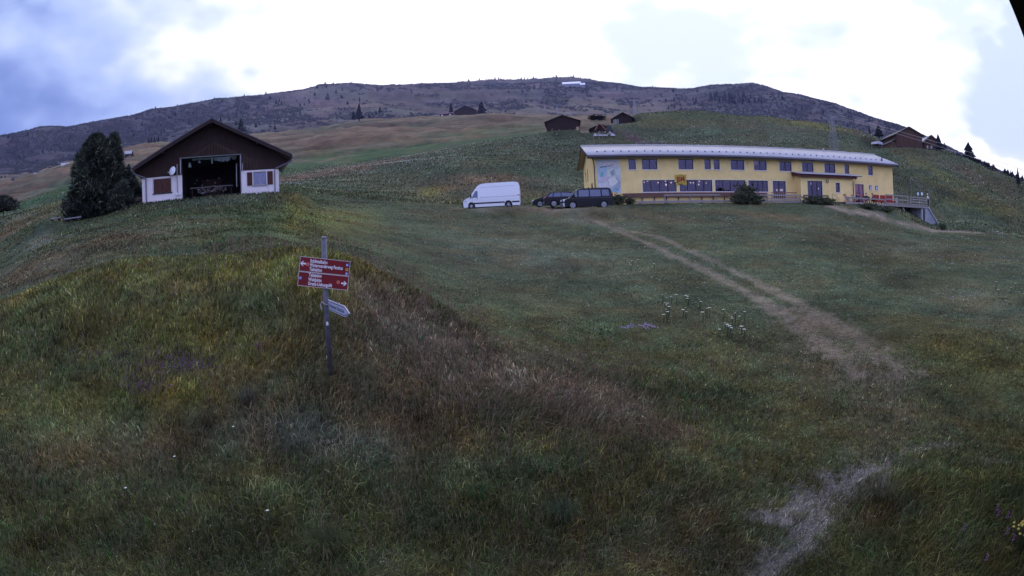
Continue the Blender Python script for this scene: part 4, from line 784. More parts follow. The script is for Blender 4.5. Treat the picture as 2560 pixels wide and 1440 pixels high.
# roof
def slab(pts, th, mt, name, par):
    n = len(pts); return MB().add([tuple(p) for p in pts]+[(p[0], p[1], p[2]-th) for p in pts], [tuple(range(n)), tuple(range(2*n-1, n-1, -1))]+[(i, (i+1) % n, (i+1) % n+n, i+n) for i in range(n)]).build(name, mt, par)
rt_ = m('dark_roof_tiles', (.10, .09, .10), .7, .2, 3); YF_, YB_ = -1.0, D+.6
rz_ = .22
for a, za, b, zb_ in ((E0, EZ0+rz_, RU, RZ+rz_), (E1, EZ1+rz_, RU, RZ+rz_)):
    ro = slab([(a, YF_, za), (b, YF_, zb_), (b, YB_, zb_), (a, YB_, za)], .14, rt_, 'roof', house)
    n = 24
    for k in range(n):
        t0, t1 = k/n, (k+.93)/n; e = MB().bar((a+(b-a)*t0, YF_-.02, za+(zb_-za)*t0+.0), (a+(b-a)*t1, YF_-.02, za+(zb_-za)*t1+.035), .16, .07).build('verge_tile', rt_, ro)
    MB().bar((a, YF_-.04, za-.16), (b, YF_-.04, zb_-.16), .05, .22).build('verge_board', m('brown_verge', (.035, .02, .02), .8), house)
    MB().add([(a+.05*(1 if a < b else -1), YF_, za-.15), (b, YF_, zb_-.15), (b, 0, zb_-.15), (a+.05*(1 if a < b else -1), 0, za-.15)], [(0, 1, 2, 3)]).build('soffit', dwood, house)
for a, b_, z in ((E0+.06, -.0, EZ0), (11.43, E1-.06, EZ1)): MB().add([(a, -.02, wt), (b_, -.02, wt if a > 5 else wt), (b_, -.02, roofz(b_)), (a, -.02, roofz(a))] if False else [(0 if a < 5 else 11.43, -.02, wt), (0 if a < 5 else 11.43, -.02, roofz(.0 if a < 5 else 11.43)-.02), ((E0 if a < 5 else E1), -.02, z-.02)], [(0, 1, 2)]).build('eave_board', dwood, house)
for uu in (1.9, RU, 9.6): MB().box(uu-.08, uu+.08, YF_+.05, 0, roofz(uu)-.20, roofz(uu)-.04).build('purlin_end', dwood, house)
for a, z, sgn in ((E0, EZ0, -1), (E1, EZ1, 1)): MB().tube([(a+sgn*.05, YF_, z+.05), (a+sgn*.05, YB_, z+.0)], .07, 8).build('gutter', m('lilac_grey_gutter', (.20, .18, .24), .5), house)
gm = M_['lilac_grey_gutter']
MB().tube([(E0-.05, -.85, q(6.25)), (-.55, -.7, q(6.02)), (.28, -.12, q(5.72)), (.34, -.09, q(5.6)), (.34, -.09, base)], .055, 8).build('downpipe', gm, house)
MB().tube([(E1+.05, -.85, q(6.30)), (E1-.1, -.7, q(6.15)), (11.2, -.12, q(5.75)), (11.08, -.09, q(5.6)), (11.08, -.09, base)], .055, 8).build('downpipe', gm, house)
MB().box(-.06, .02, .1, .35, q(4.9), q(5.1)).build('wall_lamp', dark, house)
# satellite dish
u, z = hl(420+72/8, 370+450/8, .7)
sd_ = empty('satellite_dish', hw(u, .7, z), HY+R(25), 'small white satellite dish mounted on the gable left of the open bay', 'satellite dish')
dm = MB(); nr, ns = 4, 16
for i in range(nr+1):
    for k in range(ns): rr_ = .37*i/nr; dm.v.append((rr_*math.cos(2*math.pi*k/ns)*.9, .35*rr_*rr_*2, rr_*math.sin(2*math.pi*k/ns)))
for i in range(nr):
    for k in range(ns): dm.f.append((i*ns+k, i*ns+(k+1) % ns, (i+1)*ns+(k+1) % ns, (i+1)*ns+k))
dsh = dm.build('dish', wpaint, sd_, True); dsh.rotation_euler = (R(-15), 0, R(-60))
MB().tube([(.05, .05, -.3), (-.35, -.25, -.18)], .02, 6).build('feed_arm', wpaint, sd_); MB().box(-.42, -.33, -.32, -.22, -.22, -.12).build('feed_head', wp, sd_); MB().tube([(.05, .0, .0), (.12, .6, -.25), (.12, .65, -.6)], .03, 6).build('mount', metal, sd_)
# things in the bay
bt = empty('long_table', hw(4.0, -1.0, q(4.75)+ZH-.75+.0), HY, 'long pale table board across the open bay of the farm building', 'table')
MB().box(0, 3.6, -.3, .3, .70, .75).build('table_top', m('dusty_board', (.17, .15, .16), .8), bt)
for x in (.1, 3.4): MB().box(x, x+.08, -.2, .2, -.6, .70).build('leg', dwood, bt)
dr = MB().box(-.9, .9, -.04, .04, 0, 1.5).build('inner_door', m('brown_door', (.05, .025, .017), .8, .2), None); tag(dr, 'dim brown door leaning at the back of the open bay', 'door'); dr.location = hw(5.7, -4.0, ZH+.9); dr.rotation_euler = (0, 0, HY)
for i, (x, y, rr_) in enumerate(((575, 645, .07), (545, 712, .05), (795, 645, .07), (942, 693, .09), (1020, 605, .07))):
    u, z = hl(420+x/8, 370+y/8, -2.5); p = tag(MB().tube([(0, 0, 0), (0, -.03, 0)], rr_, 14).build('wall_plate', m('dusty_plate', (.13, .11, .11), .7)), ['second round plate from the left in the dark bay, by the door edge', 'lowest and smallest round plate in the dark bay, leftmost', 'middle round plate in the dark bay, above the table', 'largest round plate in the dark bay, just above the table', 'highest round plate in the dark bay, rightmost'][i], 'plate', 'round plates in the dark bay'); p.location = hw(u, -2.5, z); p.rotation_euler = (0, 0, HY)
rnd = random.Random(9); fw_ = MB()
for k in range(70):
    a = 4.7+rnd.random()*2.3; z = 4.15+abs(rnd.gauss(0, .22)); fw_.tube([(a, -.5-rnd.random()*.3, q(z)), (a+rnd.uniform(-.1, .1), -.1, q(z)+.02)], rnd.uniform(.04, .08), 6)
fp = tag(fw_.build('firewood_heap', m('split_wood', (.10, .08, .08), .9, .5, 14)), 'low heap of split firewood in front of the table in the bay', 'firewood', kind='stuff'); fp.location = hw(0, 0, ZH); fp.rotation_euler = (0, 0, HY)
pb = tag(MB().bar((0, 0, 0), (.95, 0, .12), .12, .05).build('loose_plank', m('pale_plank', (.38, .34, .36), .8)), 'short pale plank lying in the grass below the open bay', 'plank'); u, z = hl(420+670/8, 370+908/8, .5); pb.location = hw(u, .5, z); pb.rotation_euler = (0, 0, HY)
ws_ = MB()
for k in range(34): ws_.tube([(-.25+.5*rnd.random(), rnd.random()*.5, k*.035+.1), (.25*rnd.random()+.1, 1.2, k*.035+.1)], .05, 6)
wsk = tag(ws_.build('stacked_firewood', m('cut_log_ends', (.30, .21, .15), .9, .4, 12)), 'tall stack of cut firewood against the left side wall of the farm building', 'firewood', kind='stuff'); wsk.location = hw(-.45, -.4, 3.1); wsk.rotation_euler = (0, 0, HY)

# ---------------------------------------------------------------- vehicles (nose towards -x)
def vehicle(name, loc, rz, label, cat, L, W, H, prof, belt, wheels, rw, paint, sideglass, shield, parts, rimstyle='spoke', roof_in=.16, flip=False):
    o = empty(name, loc, rz+(math.pi if flip else 0), label, cat)
    def hw_(z): return W/2*(1-max(0, z-belt)/(H-belt)*roof_in) if z > belt else W/2*(1-.04*max(0, .45-z))
    bot = []; zb = .22
    for cx in sorted(wheels, reverse=True):
        ra = rw+.055; bot.append((cx+ra, zb))
        for k in range(1, 8): a = math.pi*k/8; bot.append((cx+ra*math.cos(a), max(zb, rw+ra*math.sin(a)*1.0)))
        bot.append((cx-ra, zb))
    poly = list(prof)+[(L-.02, zb)]+bot+[(.04, zb)]
    b = bmesh.new(); vs0 = [b.verts.new((x, -W/2, z)) for x, z in poly]; f = b.faces.new(vs0); r_ = bmesh.ops.extrude_face_region(b, geom=[f])
    for v in r_['geom']:
        if isinstance(v, bmesh.types.BMVert): v.co.y = W/2
    for zc in (belt-.28, belt, (belt+H)/2, H-.12): bmesh.ops.bisect_plane(b, geom=b.verts[:]+b.edges[:]+b.faces[:], plane_co=(0, 0, zc), plane_no=(0, 0, 1))
    for yc in (-W/4, 0, W/4): bmesh.ops.bisect_plane(b, geom=b.verts[:]+b.edges[:]+b.faces[:], plane_co=(0, yc, 0), plane_no=(0, 1, 0))
    for v in b.verts:
        s_ = hw_(v.co.z)/(W/2); k = abs(v.co.y)/(W/2)
        v.co.y *= s_
        if v.co.x < .9: v.co.x += (k*k)*.13*(1-v.co.x/.9)                     # nose curves round in plan
        if v.co.z > H-.25 and k < .9: v.co.z += .03*(1-k*k)
    bmesh.ops.recalc_face_normals(b, faces=b.faces)
    ed = [e for e in b.edges if len(e.link_faces) == 2 and e.calc_face_angle(0) > R(50) and e.verts[0].co.z > .35 and e.verts[1].co.z > .35]
    bmesh.ops.bevel(b, geom=ed, offset=.06, segments=3, affect='EDGES', clamp_overlap=True)
    me = bpy.data.meshes.new('body'); b.to_mesh(me); b.free(); me.materials.append(paint); bo = bpy.data.objects.new('body', me); C.objects.link(bo); bo.parent = o
    me.polygons.foreach_set('use_smooth', [True]*len(me.polygons)); 
    try: me.set_sharp_from_angle(angle=R(35))
    except Exception: pass
    def sidepoly(pts, nm, mt, d=.006, par=None):
        for sgn in (-1, 1):
            n = len(pts); V = [(x, sgn*(hw_(z)+d), z) for x, z in pts]+[(x, sgn*(hw_(z)-.02), z) for x, z in pts]
            MB().add(V, [tuple(range(n)), tuple(range(2*n-1, n-1, -1))]+[(i, (i+1) % n, (i+1) % n+n, i+n) for i in range(n)]).build(nm, mt, par or o)
    for g in sideglass: sidepoly(g, 'side_window', carglass, .008)
    (xa, za), (xb, zb_) = shield
    MB().add([(xa-.03, -hw_(za)*.86, za+.02), (xa-.03, hw_(za)*.86, za+.02), (xb-.03, hw_(zb_)*.86, zb_+.02), (xb-.03, -hw_(zb_)*.86, zb_+.02)], [(0, 1, 2, 3)]).build('windscreen', m('windscreen_glass', (.12, .13, .17), .15, spec=.6), o)
    MB().box(.3, L-.25, -W/2+.24, W/2-.24, .2, .75).build('underbody', black, o)
    for cx in wheels:
        for sgn in (-1, 1):
            y0 = sgn*(W/2-.02); y1 = sgn*(W/2-.24)
            wh = MB().tube([(cx, y0, rw), (cx, y0-sgn*.03, rw), (cx, y1, rw)], [rw*.93, rw, rw], 24).build('wheel', m('tyre_rubber', (.018, .018, .02), .8), o)
            rm = m('alloy_rim', (.50, .50, .54), .35, metal=.7); g = MB()
            if rimstyle == 'steel': g.tube([(cx, y0+sgn*.004, rw), (cx, y0-sgn*.02, rw)], rw*.58, 20); rr = g.build('rim', m('steel_rim', (.16, .15, .17), .5, metal=.5), wh); MB().tube([(cx, y0+sgn*.02, rw), (cx, y0, rw)], rw*.26, 12).build('hub', rm, rr)
            else:
                for k in range(10): a = 2*math.pi*k/10; g.bar((cx+.05*math.cos(a), y0+sgn*.006, rw+.05*math.sin(a)), (cx+rw*.66*math.cos(a), y0+sgn*.006, rw+rw*.66*math.sin(a)), .035, .02, up=(0, 1, 0))
                for k in range(20): a, c_ = 2*math.pi*k/20, 2*math.pi*(k+1)/20; g.bar((cx+rw*.68*math.cos(a), y0+sgn*.004, rw+rw*.68*math.sin(a)), (cx+rw*.68*math.cos(c_), y0+sgn*.004, rw+rw*.68*math.sin(c_)), .035, .02, up=(0, 1, 0))
                g.build('rim', rm, wh)
    parts(o, sidepoly, hw_); return o
vanw = m('van_white_paint', (.80, .80, .82), .3, spec=.5); blkp = m('black_car_paint', (.008, .008, .011), .32, spec=.3); dkg = m('dark_grey_car_paint', (.012, .010, .012), .34, spec=.3)
lampg = m('headlight_lens', (.62, .62, .66), .15, spec=.8); redl = m('tail_light_red', (.35, .02, .03), .25); plas = m('grey_bumper_plastic', (.06, .06, .075), .6); seam = m('panel_seam', (.25, .25, .28), .8); seamd = m('dark_panel_seam', (.004, .004, .006), .8)
def van_parts(o, sp, hw_):
    sp([(1.05, .52), (4.35, .52), (4.35, .66), (1.05, .66)], 'side_moulding', m('black_rub_strip', (.02, .02, .03), .6), .012); sp([(5.1, .52), (5.84, .52), (5.84, .66), (5.1, .66)], 'side_moulding', M_['black_rub_strip'], .012)
    MB().box(-.03, .42, -.93, .93, .22, .52).build('front_bumper', plas, o, bevel=.04); MB().box(5.72, 5.93, -.9, .9, .26, .5).build('rear_bumper', plas, o, bevel=.03)
    for s_ in (-1, 1): MB().box(5.60, 5.905, s_*.86-.13, s_*.86+.13 if s_ > 0 else -.73, .66, 1.28).build('tail_light', redl, o, bevel=.02)
    sp([(.10, .72), (.50, .80), (.46, 1.02), (.12, .86)], 'headlight', lampg, .01)
    for x, z0, z1 in ((1.72, .3, 2.5), (3.25, .3, 2.55), (1.08, .66, 1.15), (5.5, .5, 2.5)): sp([(x, z0), (x+.018, z0), (x+.018, z1), (x, z1)], 'panel_gap', seam, .003)
    sp([(1.85, 1.16), (5.5, 1.16), (5.5, 1.19), (1.85, 1.19)], 'panel_gap', seam, .003); sp([(1.85, 2.16), (5.4, 2.22), (5.4, 2.24), (1.85, 2.18)], 'panel_gap', seam, .003)
    sp([(1.52, 1.04), (1.66, 1.04), (1.66, 1.09), (1.52, 1.09)], 'door_handle', black, .03)
    for s_ in (-1, 1): MB().box(.86, 1.0, s_*1.05-.07, s_*1.05+.07, 1.18, 1.52).build('wing_mirror', black, o, bevel=.02)
    MB().box(-.035, -.02, -.35, .35, .62, .82).build('grille', black, o)
van = vehicle('panel_van', VAN-Vector((2.85, 0, 0)), R(0), 'white high roof panel van parked alone at the left end of the row', 'van', 5.91, 1.99, 2.62,
 [(.02, .45), (.02, .85), (.16, 1.02), (.78, 1.28), (1.35, 2.02), (1.62, 2.36), (1.95, 2.54), (2.6, 2.60), (5.3, 2.62), (5.72, 2.55), (5.86, 2.2), (5.90, 1.0), (5.90, .4)], 1.15, (.95, 4.72), .345, vanw,
 [[(1.02, 1.17), (1.64, 1.17), (1.64, 1.86), (1.42, 1.86), (1.30, 1.70)]], ((.80, 1.28), (1.42, 2.05)), van_parts, 'steel', .15)
van.rotation_euler.z = R(-4); van.location = VAN+Vector((-2.85*math.cos(R(-4)), -2.85*math.sin(R(-4)), 0))
def bus_parts(o, sp, hw_):
    MB().box(-.05, .32, -.9, .9, .20, .58).build('front_bumper', m('pale_chrome', (.45, .45, .5), .2, metal=.8), o, bevel=.05)
    for s_ in (-1, 1): MB().box(.0, .34, s_*.72-.2, s_*.72+.2, .72, .94).build('headlight', lampg, o, bevel=.03); MB().box(4.72, 4.885, s_*.82-.08, s_*.82+.08, .9, 1.45).build('tail_light', redl, o)
    MB().box(-.03, .02, -.5, .5, .66, .78).build('grille', black, o)
    for x, z0, z1 in ((1.42, .3, 1.9), (2.55, .3, 1.9), (3.72, .9, 1.9)): sp([(x, z0), (x+.015, z0), (x+.015, z1), (x, z1)], 'panel_gap', seamd, .003)
    sp([(.5, .985), (4.8, 1.0), (4.8, 1.02), (.5, 1.005)], 'belt_line', m('dull_chrome', (.10, .10, .12), .4), .006)
    for s_ in (-1, 1): MB().box(.98, 1.12, s_*1.03-.09, s_*1.03+.09, 1.10, 1.32).build('wing_mirror', blkp, o, bevel=.03)
    sp([(1.2, .9), (1.36, .9), (1.36, .94), (1.2, .94)], 'door_handle', seamd, .02)
bus = vehicle('minibus', BUS-Vector((2.45, 0, 0)), R(2), 'black people carrier minibus parked rightmost with bright silver nose', 'minibus', 4.89, 1.90, 1.97,
 [(.0, .4), (.0, .72), (.08, .92), (.72, 1.10), (1.30, 1.72), (1.52, 1.86), (1.9, 1.94), (4.3, 1.97), (4.62, 1.93), (4.76, 1.6), (4.88, .95), (4.89, .4)], 1.05, (.90, 3.95), .34, blkp,
 [[(.95, 1.14), (1.36, 1.14), (1.36, 1.76), (1.28, 1.74)], [(1.52, 1.14), (2.50, 1.14), (2.50, 1.78), (1.52, 1.77)], [(2.62, 1.14), (3.66, 1.14), (3.66, 1.78), (2.62, 1.78)], [(3.8, 1.16), (4.52, 1.18), (4.45, 1.76), (3.8, 1.78)]], ((.76, 1.12), (1.34, 1.74)), bus_parts)
bus.rotation_euler.z = R(3)
def wag_parts(o, sp, hw_):
    for s_ in (-1, 1): MB().box(4.42, 4.66, s_*.78-.12, s_*.78+.12, .82, 1.08).build('tail_light', m('pink_tail_light', (.55, .20, .22), .25), o, bevel=.03); MB().box(-.0, .28, s_*.66-.18, s_*.66+.18, .62, .78).build('headlight', lampg, o)
    for x in (1.95, 2.95): sp([(x, .35), (x+.012, .35), (x+.012, 1.4), (x, 1.4)], 'panel_gap', seamd, .003)
    MB().box(4.64, 4.70, -.35, .35, .45, .56).build('number_plate', wpaint, o); sp([(1.5, 1.47), (4.1, 1.47), (4.1, 1.50), (1.5, 1.50)], 'roof_rail', M_['dull_chrome'], .02)
wag = vehicle('estate_car', WAGON, 0, 'dark grey estate car seen past the minibus nose with pale pink rear lights', 'car', 4.70, 1.84, 1.55,
 [(.0, .35), (.0, .68), (.10, .80), (1.15, 1.0), (1.85, 1.44), (2.2, 1.53), (3.6, 1.55), (4.15, 1.46), (4.50, 1.05), (4.68, .9), (4.70, .35)], .98, (.92, 3.70), .33, dkg,
 [[(1.52, 1.04), (2.0, 1.38), (2.88, 1.44), (2.88, 1.04)], [(2.98, 1.04), (2.98, 1.44), (3.6, 1.43), (3.75, 1.04)], [(3.85, 1.04), (3.72, 1.40), (4.0, 1.36), (4.3, 1.08)]], ((1.2, 1.02), (1.88, 1.44)), wag_parts, flip=True)
wag.location = WAGON+Vector((4.70-1.35, 0, 0))
sml = vehicle('hatchback_car', SMALL, R(0), 'dark hatchback car half hidden behind the estate car, leftmost of the dark cars', 'car', 4.2, 1.76, 1.46,
 [(.0, .32), (.0, .64), (.12, .78), (1.0, .98), (1.72, 1.38), (2.1, 1.45), (3.3, 1.46), (3.9, 1.15), (4.15, .9), (4.2, .35)], .95, (.82, 3.36), .32, blkp,
 [[(1.42, 1.0), (1.85, 1.32), (2.6, 1.38), (2.6, 1.0)], [(2.7, 1.0), (2.7, 1.38), (3.3, 1.36), (3.6, 1.02)]], ((1.05, 1.0), (1.75, 1.38)), lambda o, sp, h: (MB().box(-.02, .22, -.8, -.45, .6, .76).build('headlight', lampg, o, bevel=.02), MB().box(-.02, .22, .45, .8, .6, .76).build('headlight', lampg, o, bevel=.02), MB().box(-.03, .0, -.25, .25, .4, .5).build('number_plate', wpaint, o)))
sml.location = SMALL+Vector((-1.32, 0, 0))

# ---------------------------------------------------------------- signpost
foot, top_ = at(825, 930, 8.0), at(810, 595, 8.0)
sp_ = empty('signpost', foot, 0, 'leaning grey metal post carrying two red direction boards', 'signpost')
pm = m('grey_galvanised_post', (.13, .13, .15), .5, .25, 14, .1, metal=.3)
MB().tube([(0, 0, -.25), tuple(top_-foot)], .041, 20).build('pole', pm, sp_, True)
MB().tube([tuple((top_-foot)*.998), tuple((top_-foot)*1.012)], [.043, .036], 20).build('cap', metal, sp_, True)
rs = m('red_sign_board', (.20, .018, .022), .45, .04, 4); bdr = m('pale_sign_border', (.62, .55, .55), .5); wl = m('white_lettering', (.85, .83, .86), .5); cr = m('orange_red_dot', (.75, .10, .05), .5); bl_ = m('blue_symbol', (.10, .20, .55), .5); yl_ = m('yellow_symbol', (.55, .42, .08), .5)
def frame3(TL, TR, BL):
    x = (TR-TL); y = (BL-TL); nrm = x.cross(y).normalized(); return TL, x, y, nrm
TLp, TRp, BRp, BLp = at(746.5, 641, 7.93), at(871.7, 652, 7.93), at(873.5, 727.5, 7.93), at(747.8, 713, 7.93)
X_ = (TRp-TLp+BRp-BLp)/2; W_ = X_.length; X_.normalize(); Y_ = (BLp-TLp+BRp-TRp)/2; Y_ -= X_*Y_.dot(X_); Hh = Y_.length; Y_.normalize(); Nn = X_.cross(Y_)*-1   # towards camera
if Nn.dot(TLp) > 0: Nn = -Nn
cen = (TLp+TRp+BRp+BLp)/4
Mx = Matrix((X_, -Y_, X_.cross(-Y_))).transposed().to_4x4(); Mx.translation = cen   # local x right, y up, z towards the viewer
def board(name, s0, s1, t0, t1, label):
    o = empty(name, label=label, cat='sign', group='red direction boards on the post'); o.matrix_world = Mx; o.rotation_mode = 'XYZ'
    x0, x1, y1, y0 = -W_/2+s0*W_, -W_/2+s1*W_, Hh/2-t0*Hh, Hh/2-t1*Hh
    MB().box(x0, x1, y0, y1, -.012, .004).build('board', rs, o, bevel=.003)
    g = MB(); e = .007
    for a, b_, c, d in ((x0, x1, y0, y0+e), (x0, x1, y1-e, y1), (x0, x0+e, y0+e, y1-e), (x1-e, x1, y0+e, y1-e)): g.box(a, b_, c, d, .0045, .0065)
    g.build('border', bdr, o); return o
def S(s, t): return (-W_/2+s*W_, Hh/2-t*Hh)
b1 = board('direction_board', 0, 1, 0, .505, 'upper red direction board with white arrow pointing left reading Schlittelbahn'); b2 = board('direction_board', 0, 1, .515, 1, 'lower red direction board with white arrow pointing right reading Waldpiste')
def stext(b_, body, s0, s1, t, size=.073):
    o = text(body, size, (0, 0, 0), (0, 0, 0), wl, b_, align='LEFT', ext=.0006, bold=.0018); bpy.context.view_layer.update()
    w_ = o.dimensions.x or 1; x0, y = S(s0, t); o.scale = ((s1-s0)*W_/w_, 1, 1); o.location = (x0, y, .006)
for body, s0, s1, t in (('Schlittelbahn', .205, .545, .125), ('Winterwanderweg Parsiras', .205, .865, .265), ('Talstation', .205, .455, .405)): stext(b1, body, s0, s1, t)
for body, s0, s1, t in (('Talstation', .205, .46, .60), ('Waldpiste', .205, .47, .75), ('Gratis-Uebungslift', .205, .685, .895)): stext(b2, body, s0, s1, t)
def arrow(b_, s, t, sgn):
    x, y = S(s, t); a = .036
    p = [(-.042, 0), (-.006, a), (.012, a), (-.012, .012), (.044, .012), (.044, -.012), (-.012, -.012), (.012, -a), (-.006, -a)]
    p = [(x+sgn*u_, y+v_) for u_, v_ in p]; n = len(p)
    MB().add([(u_, v_, .0075) for u_, v_ in p]+[(u_, v_, .005) for u_, v_ in p], [tuple(range(n)), tuple(range(2*n-1, n-1, -1))]+[(i, (i+1) % n, (i+1) % n+n, i+n) for i in range(n)]).build('arrow', wl, b_)
arrow(b1, .068, .235, 1); arrow(b2, .918, .775, -1)
for b_, s, t in ((b1, .160, .25), (b2, .80, .755)):
    x, y = S(s, t); MB().tube([(x, y, .005), (x, y, .0068)], .026, 20).build('dot_ring', m('pink_ring', (.6, .35, .32), .5), b_); MB().tube([(x, y, .0072), (x, y, .008)], .020, 20).build('dot', cr, b_)
for b_, s, t, mt in ((b1, .945, .135, bl_), (b1, .945, .29, yl_), (b1, .945, .435, bl_), (b2, .045, .735, bl_)):
    x, y = S(s, t); f = MB().box(x-.020, x+.020, y-.021, y+.021, .005, .0065).build('symbol_square', mt, b_)
    if mt is bl_ and t > .2: text('P', .038, (x, y-.002, .0068), (0, 0, 0), wl, f, ext=.0004, bold=.001)
    elif mt is bl_: MB().add([(x-.013, y+.014, .0072), (x+.013, y, .0072), (x-.013, y-.014, .0072)], [(0, 1, 2)]).build('symbol', wl, f)
    else: MB().add([(x-.011, y+.010, .0072), (x+.011, y+.010, .0072), (x, y-.012, .0072)], [(0, 1, 2)]).build('symbol', black, f)
# small arrow board clamped lower on the post
A0 = at(820.5, 749, 7.95); zt_ = A0.z
def atz(px, py, z): d_ = ray(px, py); return Vector(d_*(z/d_[2]))
A1 = atz(861, 765, zt_); dirx = (A1-A0); Lx = dirx.length; dirx.normalize(); hgt = .155
ab = empty('arrow_board', label='small white arrow shaped board with black border pointing right, Schweizer Skischule', cat='sign'); Mx2 = Matrix((dirx, Vector((0, 0, 1)), dirx.cross(Vector((0, 0, 1))))).transposed().to_4x4(); Mx2.translation = A0; ab.matrix_world = Mx2
zs = 1 if dirx.cross(Vector((0, 0, 1))).dot(A0) < 0 else -1
def flat(pts, z0, z1, nm, mt, par):
    n = len(pts); return MB().add([(x, y, z0) for x, y in pts]+[(x, y, z1) for x, y in pts], [tuple(range(n)), tuple(range(2*n-1, n-1, -1))]+[(i, (i+1) % n, (i+1) % n+n, i+n) for i in range(n)]).build(nm, mt, par)
tip = Lx*1.25
flat([(0, 0), (Lx, 0), (tip, -hgt/2), (Lx, -hgt), (0, -hgt)], -.008, .004, 'board', m('pale_blue_white_board', (.50, .52, .60), .5), ab)
e = .014
flat([(e, -e), (Lx-.004, -e), (tip-.018, -hgt/2), (Lx-.004, -hgt+e), (e, -hgt+e)], zs*.0045, zs*.006, 'border', m('navy_line', (.03, .04, .10), .5), ab)
flat([(e*1.8, -e*1.8), (Lx-.010, -e*1.8), (tip-.034, -hgt/2), (Lx-.010, -hgt+e*1.8), (e*1.8, -hgt+e*1.8)], zs*.0062, zs*.0075, 'face', m('pale_board_face', (.46, .48, .55), .5), ab)
tt = text('Schweizer Skischule', .085, (0, 0, 0), (0, 0, 0), M_['navy_line'], ab, align='LEFT', ext=.0004, bold=.001); bpy.context.view_layer.update(); tt.scale = ((Lx-.09)/max(tt.dimensions.x, .01), 1, 1); tt.location = (.075, -hgt/2, zs*.0082)
flat([(.04, -.05), (.062, -.05), (.062, -.115), (.04, -.115)], zs*.0078, zs*.0084, 'emblem', M_['navy_line'], ab)
cl = empty('pipe_clamp', at(816, 757, 8.0), 0, 'pale wire clamp round the post holding the small arrow board', 'clamp')
MB().tube([(.062*math.cos(a*.42), .062*math.sin(a*.42), .02*math.sin(a*.9)) for a in range(16)], .007, 6).build('wire', m('pale_wire', (.45, .40, .40), .6), cl)
MB().tube([(-.06, -.03, .03), (-.085, -.05, -.02), (-.065, -.06, -.10)], .006, 6).build('wire_end', M_['pale_wire'], cl)
pst = at(818, 809, 7.955); stk = tag(MB().box(-.018, .018, -.002, .002, -.028, .028).build('sticker', wpaint), 'small white sticker stuck on the post below the arrow board', 'sticker'); stk.location = pst; stk.rotation_euler = (0, R(-3), R(-21)*-1)
# ---------------------------------------------------------------- barns and huts on the slopes
barnw = m('old_barn_timber', (.034, .019, .016), .9, .35, 1.5, .3, stretch=(.5, .5, 5)); barnr = m('grey_slate_roof', (.075, .07, .075), .7, .2, .8); barnd = m('dark_slate_roof', (.035, .032, .038), .8, .2, .8); pinkw = m('sunburnt_timber', (.095, .052, .038), .9, .3, 1.2, stretch=(5, 5, .4))
def barn(name, pa, pb, r, hwall, hroof, length, label, yaw_extra=0, wallm=None, roofm_=None, ov=.6, cat='barn', skew=0.0, vertical=False, foot=1.5):
    """Gable-fronted log barn whose front stands between two pixels at distance r."""
    A, B_ = at(*pa, r), at(*pb, r); d_ = B_-A; wdt = math.hypot(d_.x, d_.y); yaw = math.atan2(d_.y, d_.x)+yaw_extra; wdt /= math.cos(yaw_extra) if abs(yaw_extra) < 1.2 else 1
    z0 = min(A.z, B_.z); o = empty(name, (A.x, A.y, z0), yaw, label, cat); ax = wdt*(.5+skew); wm = wallm or barnw
    n = max(8, int(hwall/.28)); g = MB()
    for k in range(n):
        za, zb_ = (k/n)*hwall, ((k+.9)/n)*hwall; j = .04*(k % 2); g.box(-j, wdt+j, -.02-.03*(k % 2), .18, za, zb_)
    if vertical:
        g = MB(); nb = int(wdt/.25)
        for k in range(nb): x0, x1 = wdt*k/nb, wdt*(k+.92)/nb; g.box(x0, x1, -.02-.03*((k*7) % 3), .18, 0, hwall)
    g.box(0, wdt, .19, length, -foot, hwall); tag(g.build('timber_wall', wm, o), kind='stuff')
    g = MB(); ng = 9
    for k in range(ng):
        t0, t1 = k/ng, (k+.9)/ng; g.add([(ax*t0, -.04, hwall+hroof*t0), (wdt-(wdt-ax)*t0, -.04, hwall+hroof*t0), (wdt-(wdt-ax)*t1, -.04, hwall+hroof*t1), (ax*t1, -.04, hwall+hroof*t1), (ax*t0, .1, hwall+hroof*t0), (wdt-(wdt-ax)*t0, .1, hwall+hroof*t0), (wdt-(wdt-ax)*t1, .1, hwall+hroof*t1), (ax*t1, .1, hwall+hroof*t1)], [(0, 1, 2, 3), (4, 7, 6, 5), (0, 4, 5, 1), (3, 2, 6, 7)])
    g.add([(0, .11, hwall), (wdt, .11, hwall), (ax, .11, hwall+hroof)], [(0, 1, 2)]); g.build('gable', wm, o)
    sl0, sl1 = hroof/ax, hroof/(wdt-ax)
    for a, za in ((-ov, hwall-ov*sl0), (wdt+ov, hwall-ov*sl1)): slab([(a, -ov, za+.14), (ax, -ov, hwall+hroof+.14), (ax, length+ov, hwall+hroof+.14), (a, length+ov, za+.14)], .14, roofm_ or barnd, 'roof', o)
    g = MB().box(0, wdt, .05, .3, -foot, -.01).build('stone_footing', conc, o)
    return o, wdt
b1_, w1_ = barn('log_barn', (1367, 333), (1449, 333.5), 168, 4.3, 1.95, 9, 'broad dark log barn left of the digger with pale door at its right corner')
MB().box(w1_-.95, w1_-.15, -.12, -.06, 0, 2.2).build('pale_door', m('pale_new_wood', (.45, .30, .20), .7, .15, 3, stretch=(6, 6, .4)), b1_)
for x, z, a in ((3.0, .7, .32), (.6, .4, .35), (1.7, 1.7, .14), (2.0, 1.9, .12), (4.2, 1.6, .12)): MB().box(x-a, x+a, -.2, -.08, z-a, z+a*.6).build('hung_object', m('pale_hung_things', (.35, .22, .20), .8), b1_)
b2_, w2_ = barn('log_barn', (1478, 334), (1524, 333.5), 166, 1.8, 1.25, 6, 'small low shed with curved roof line behind the digger arm', skew=.03, ov=.7)
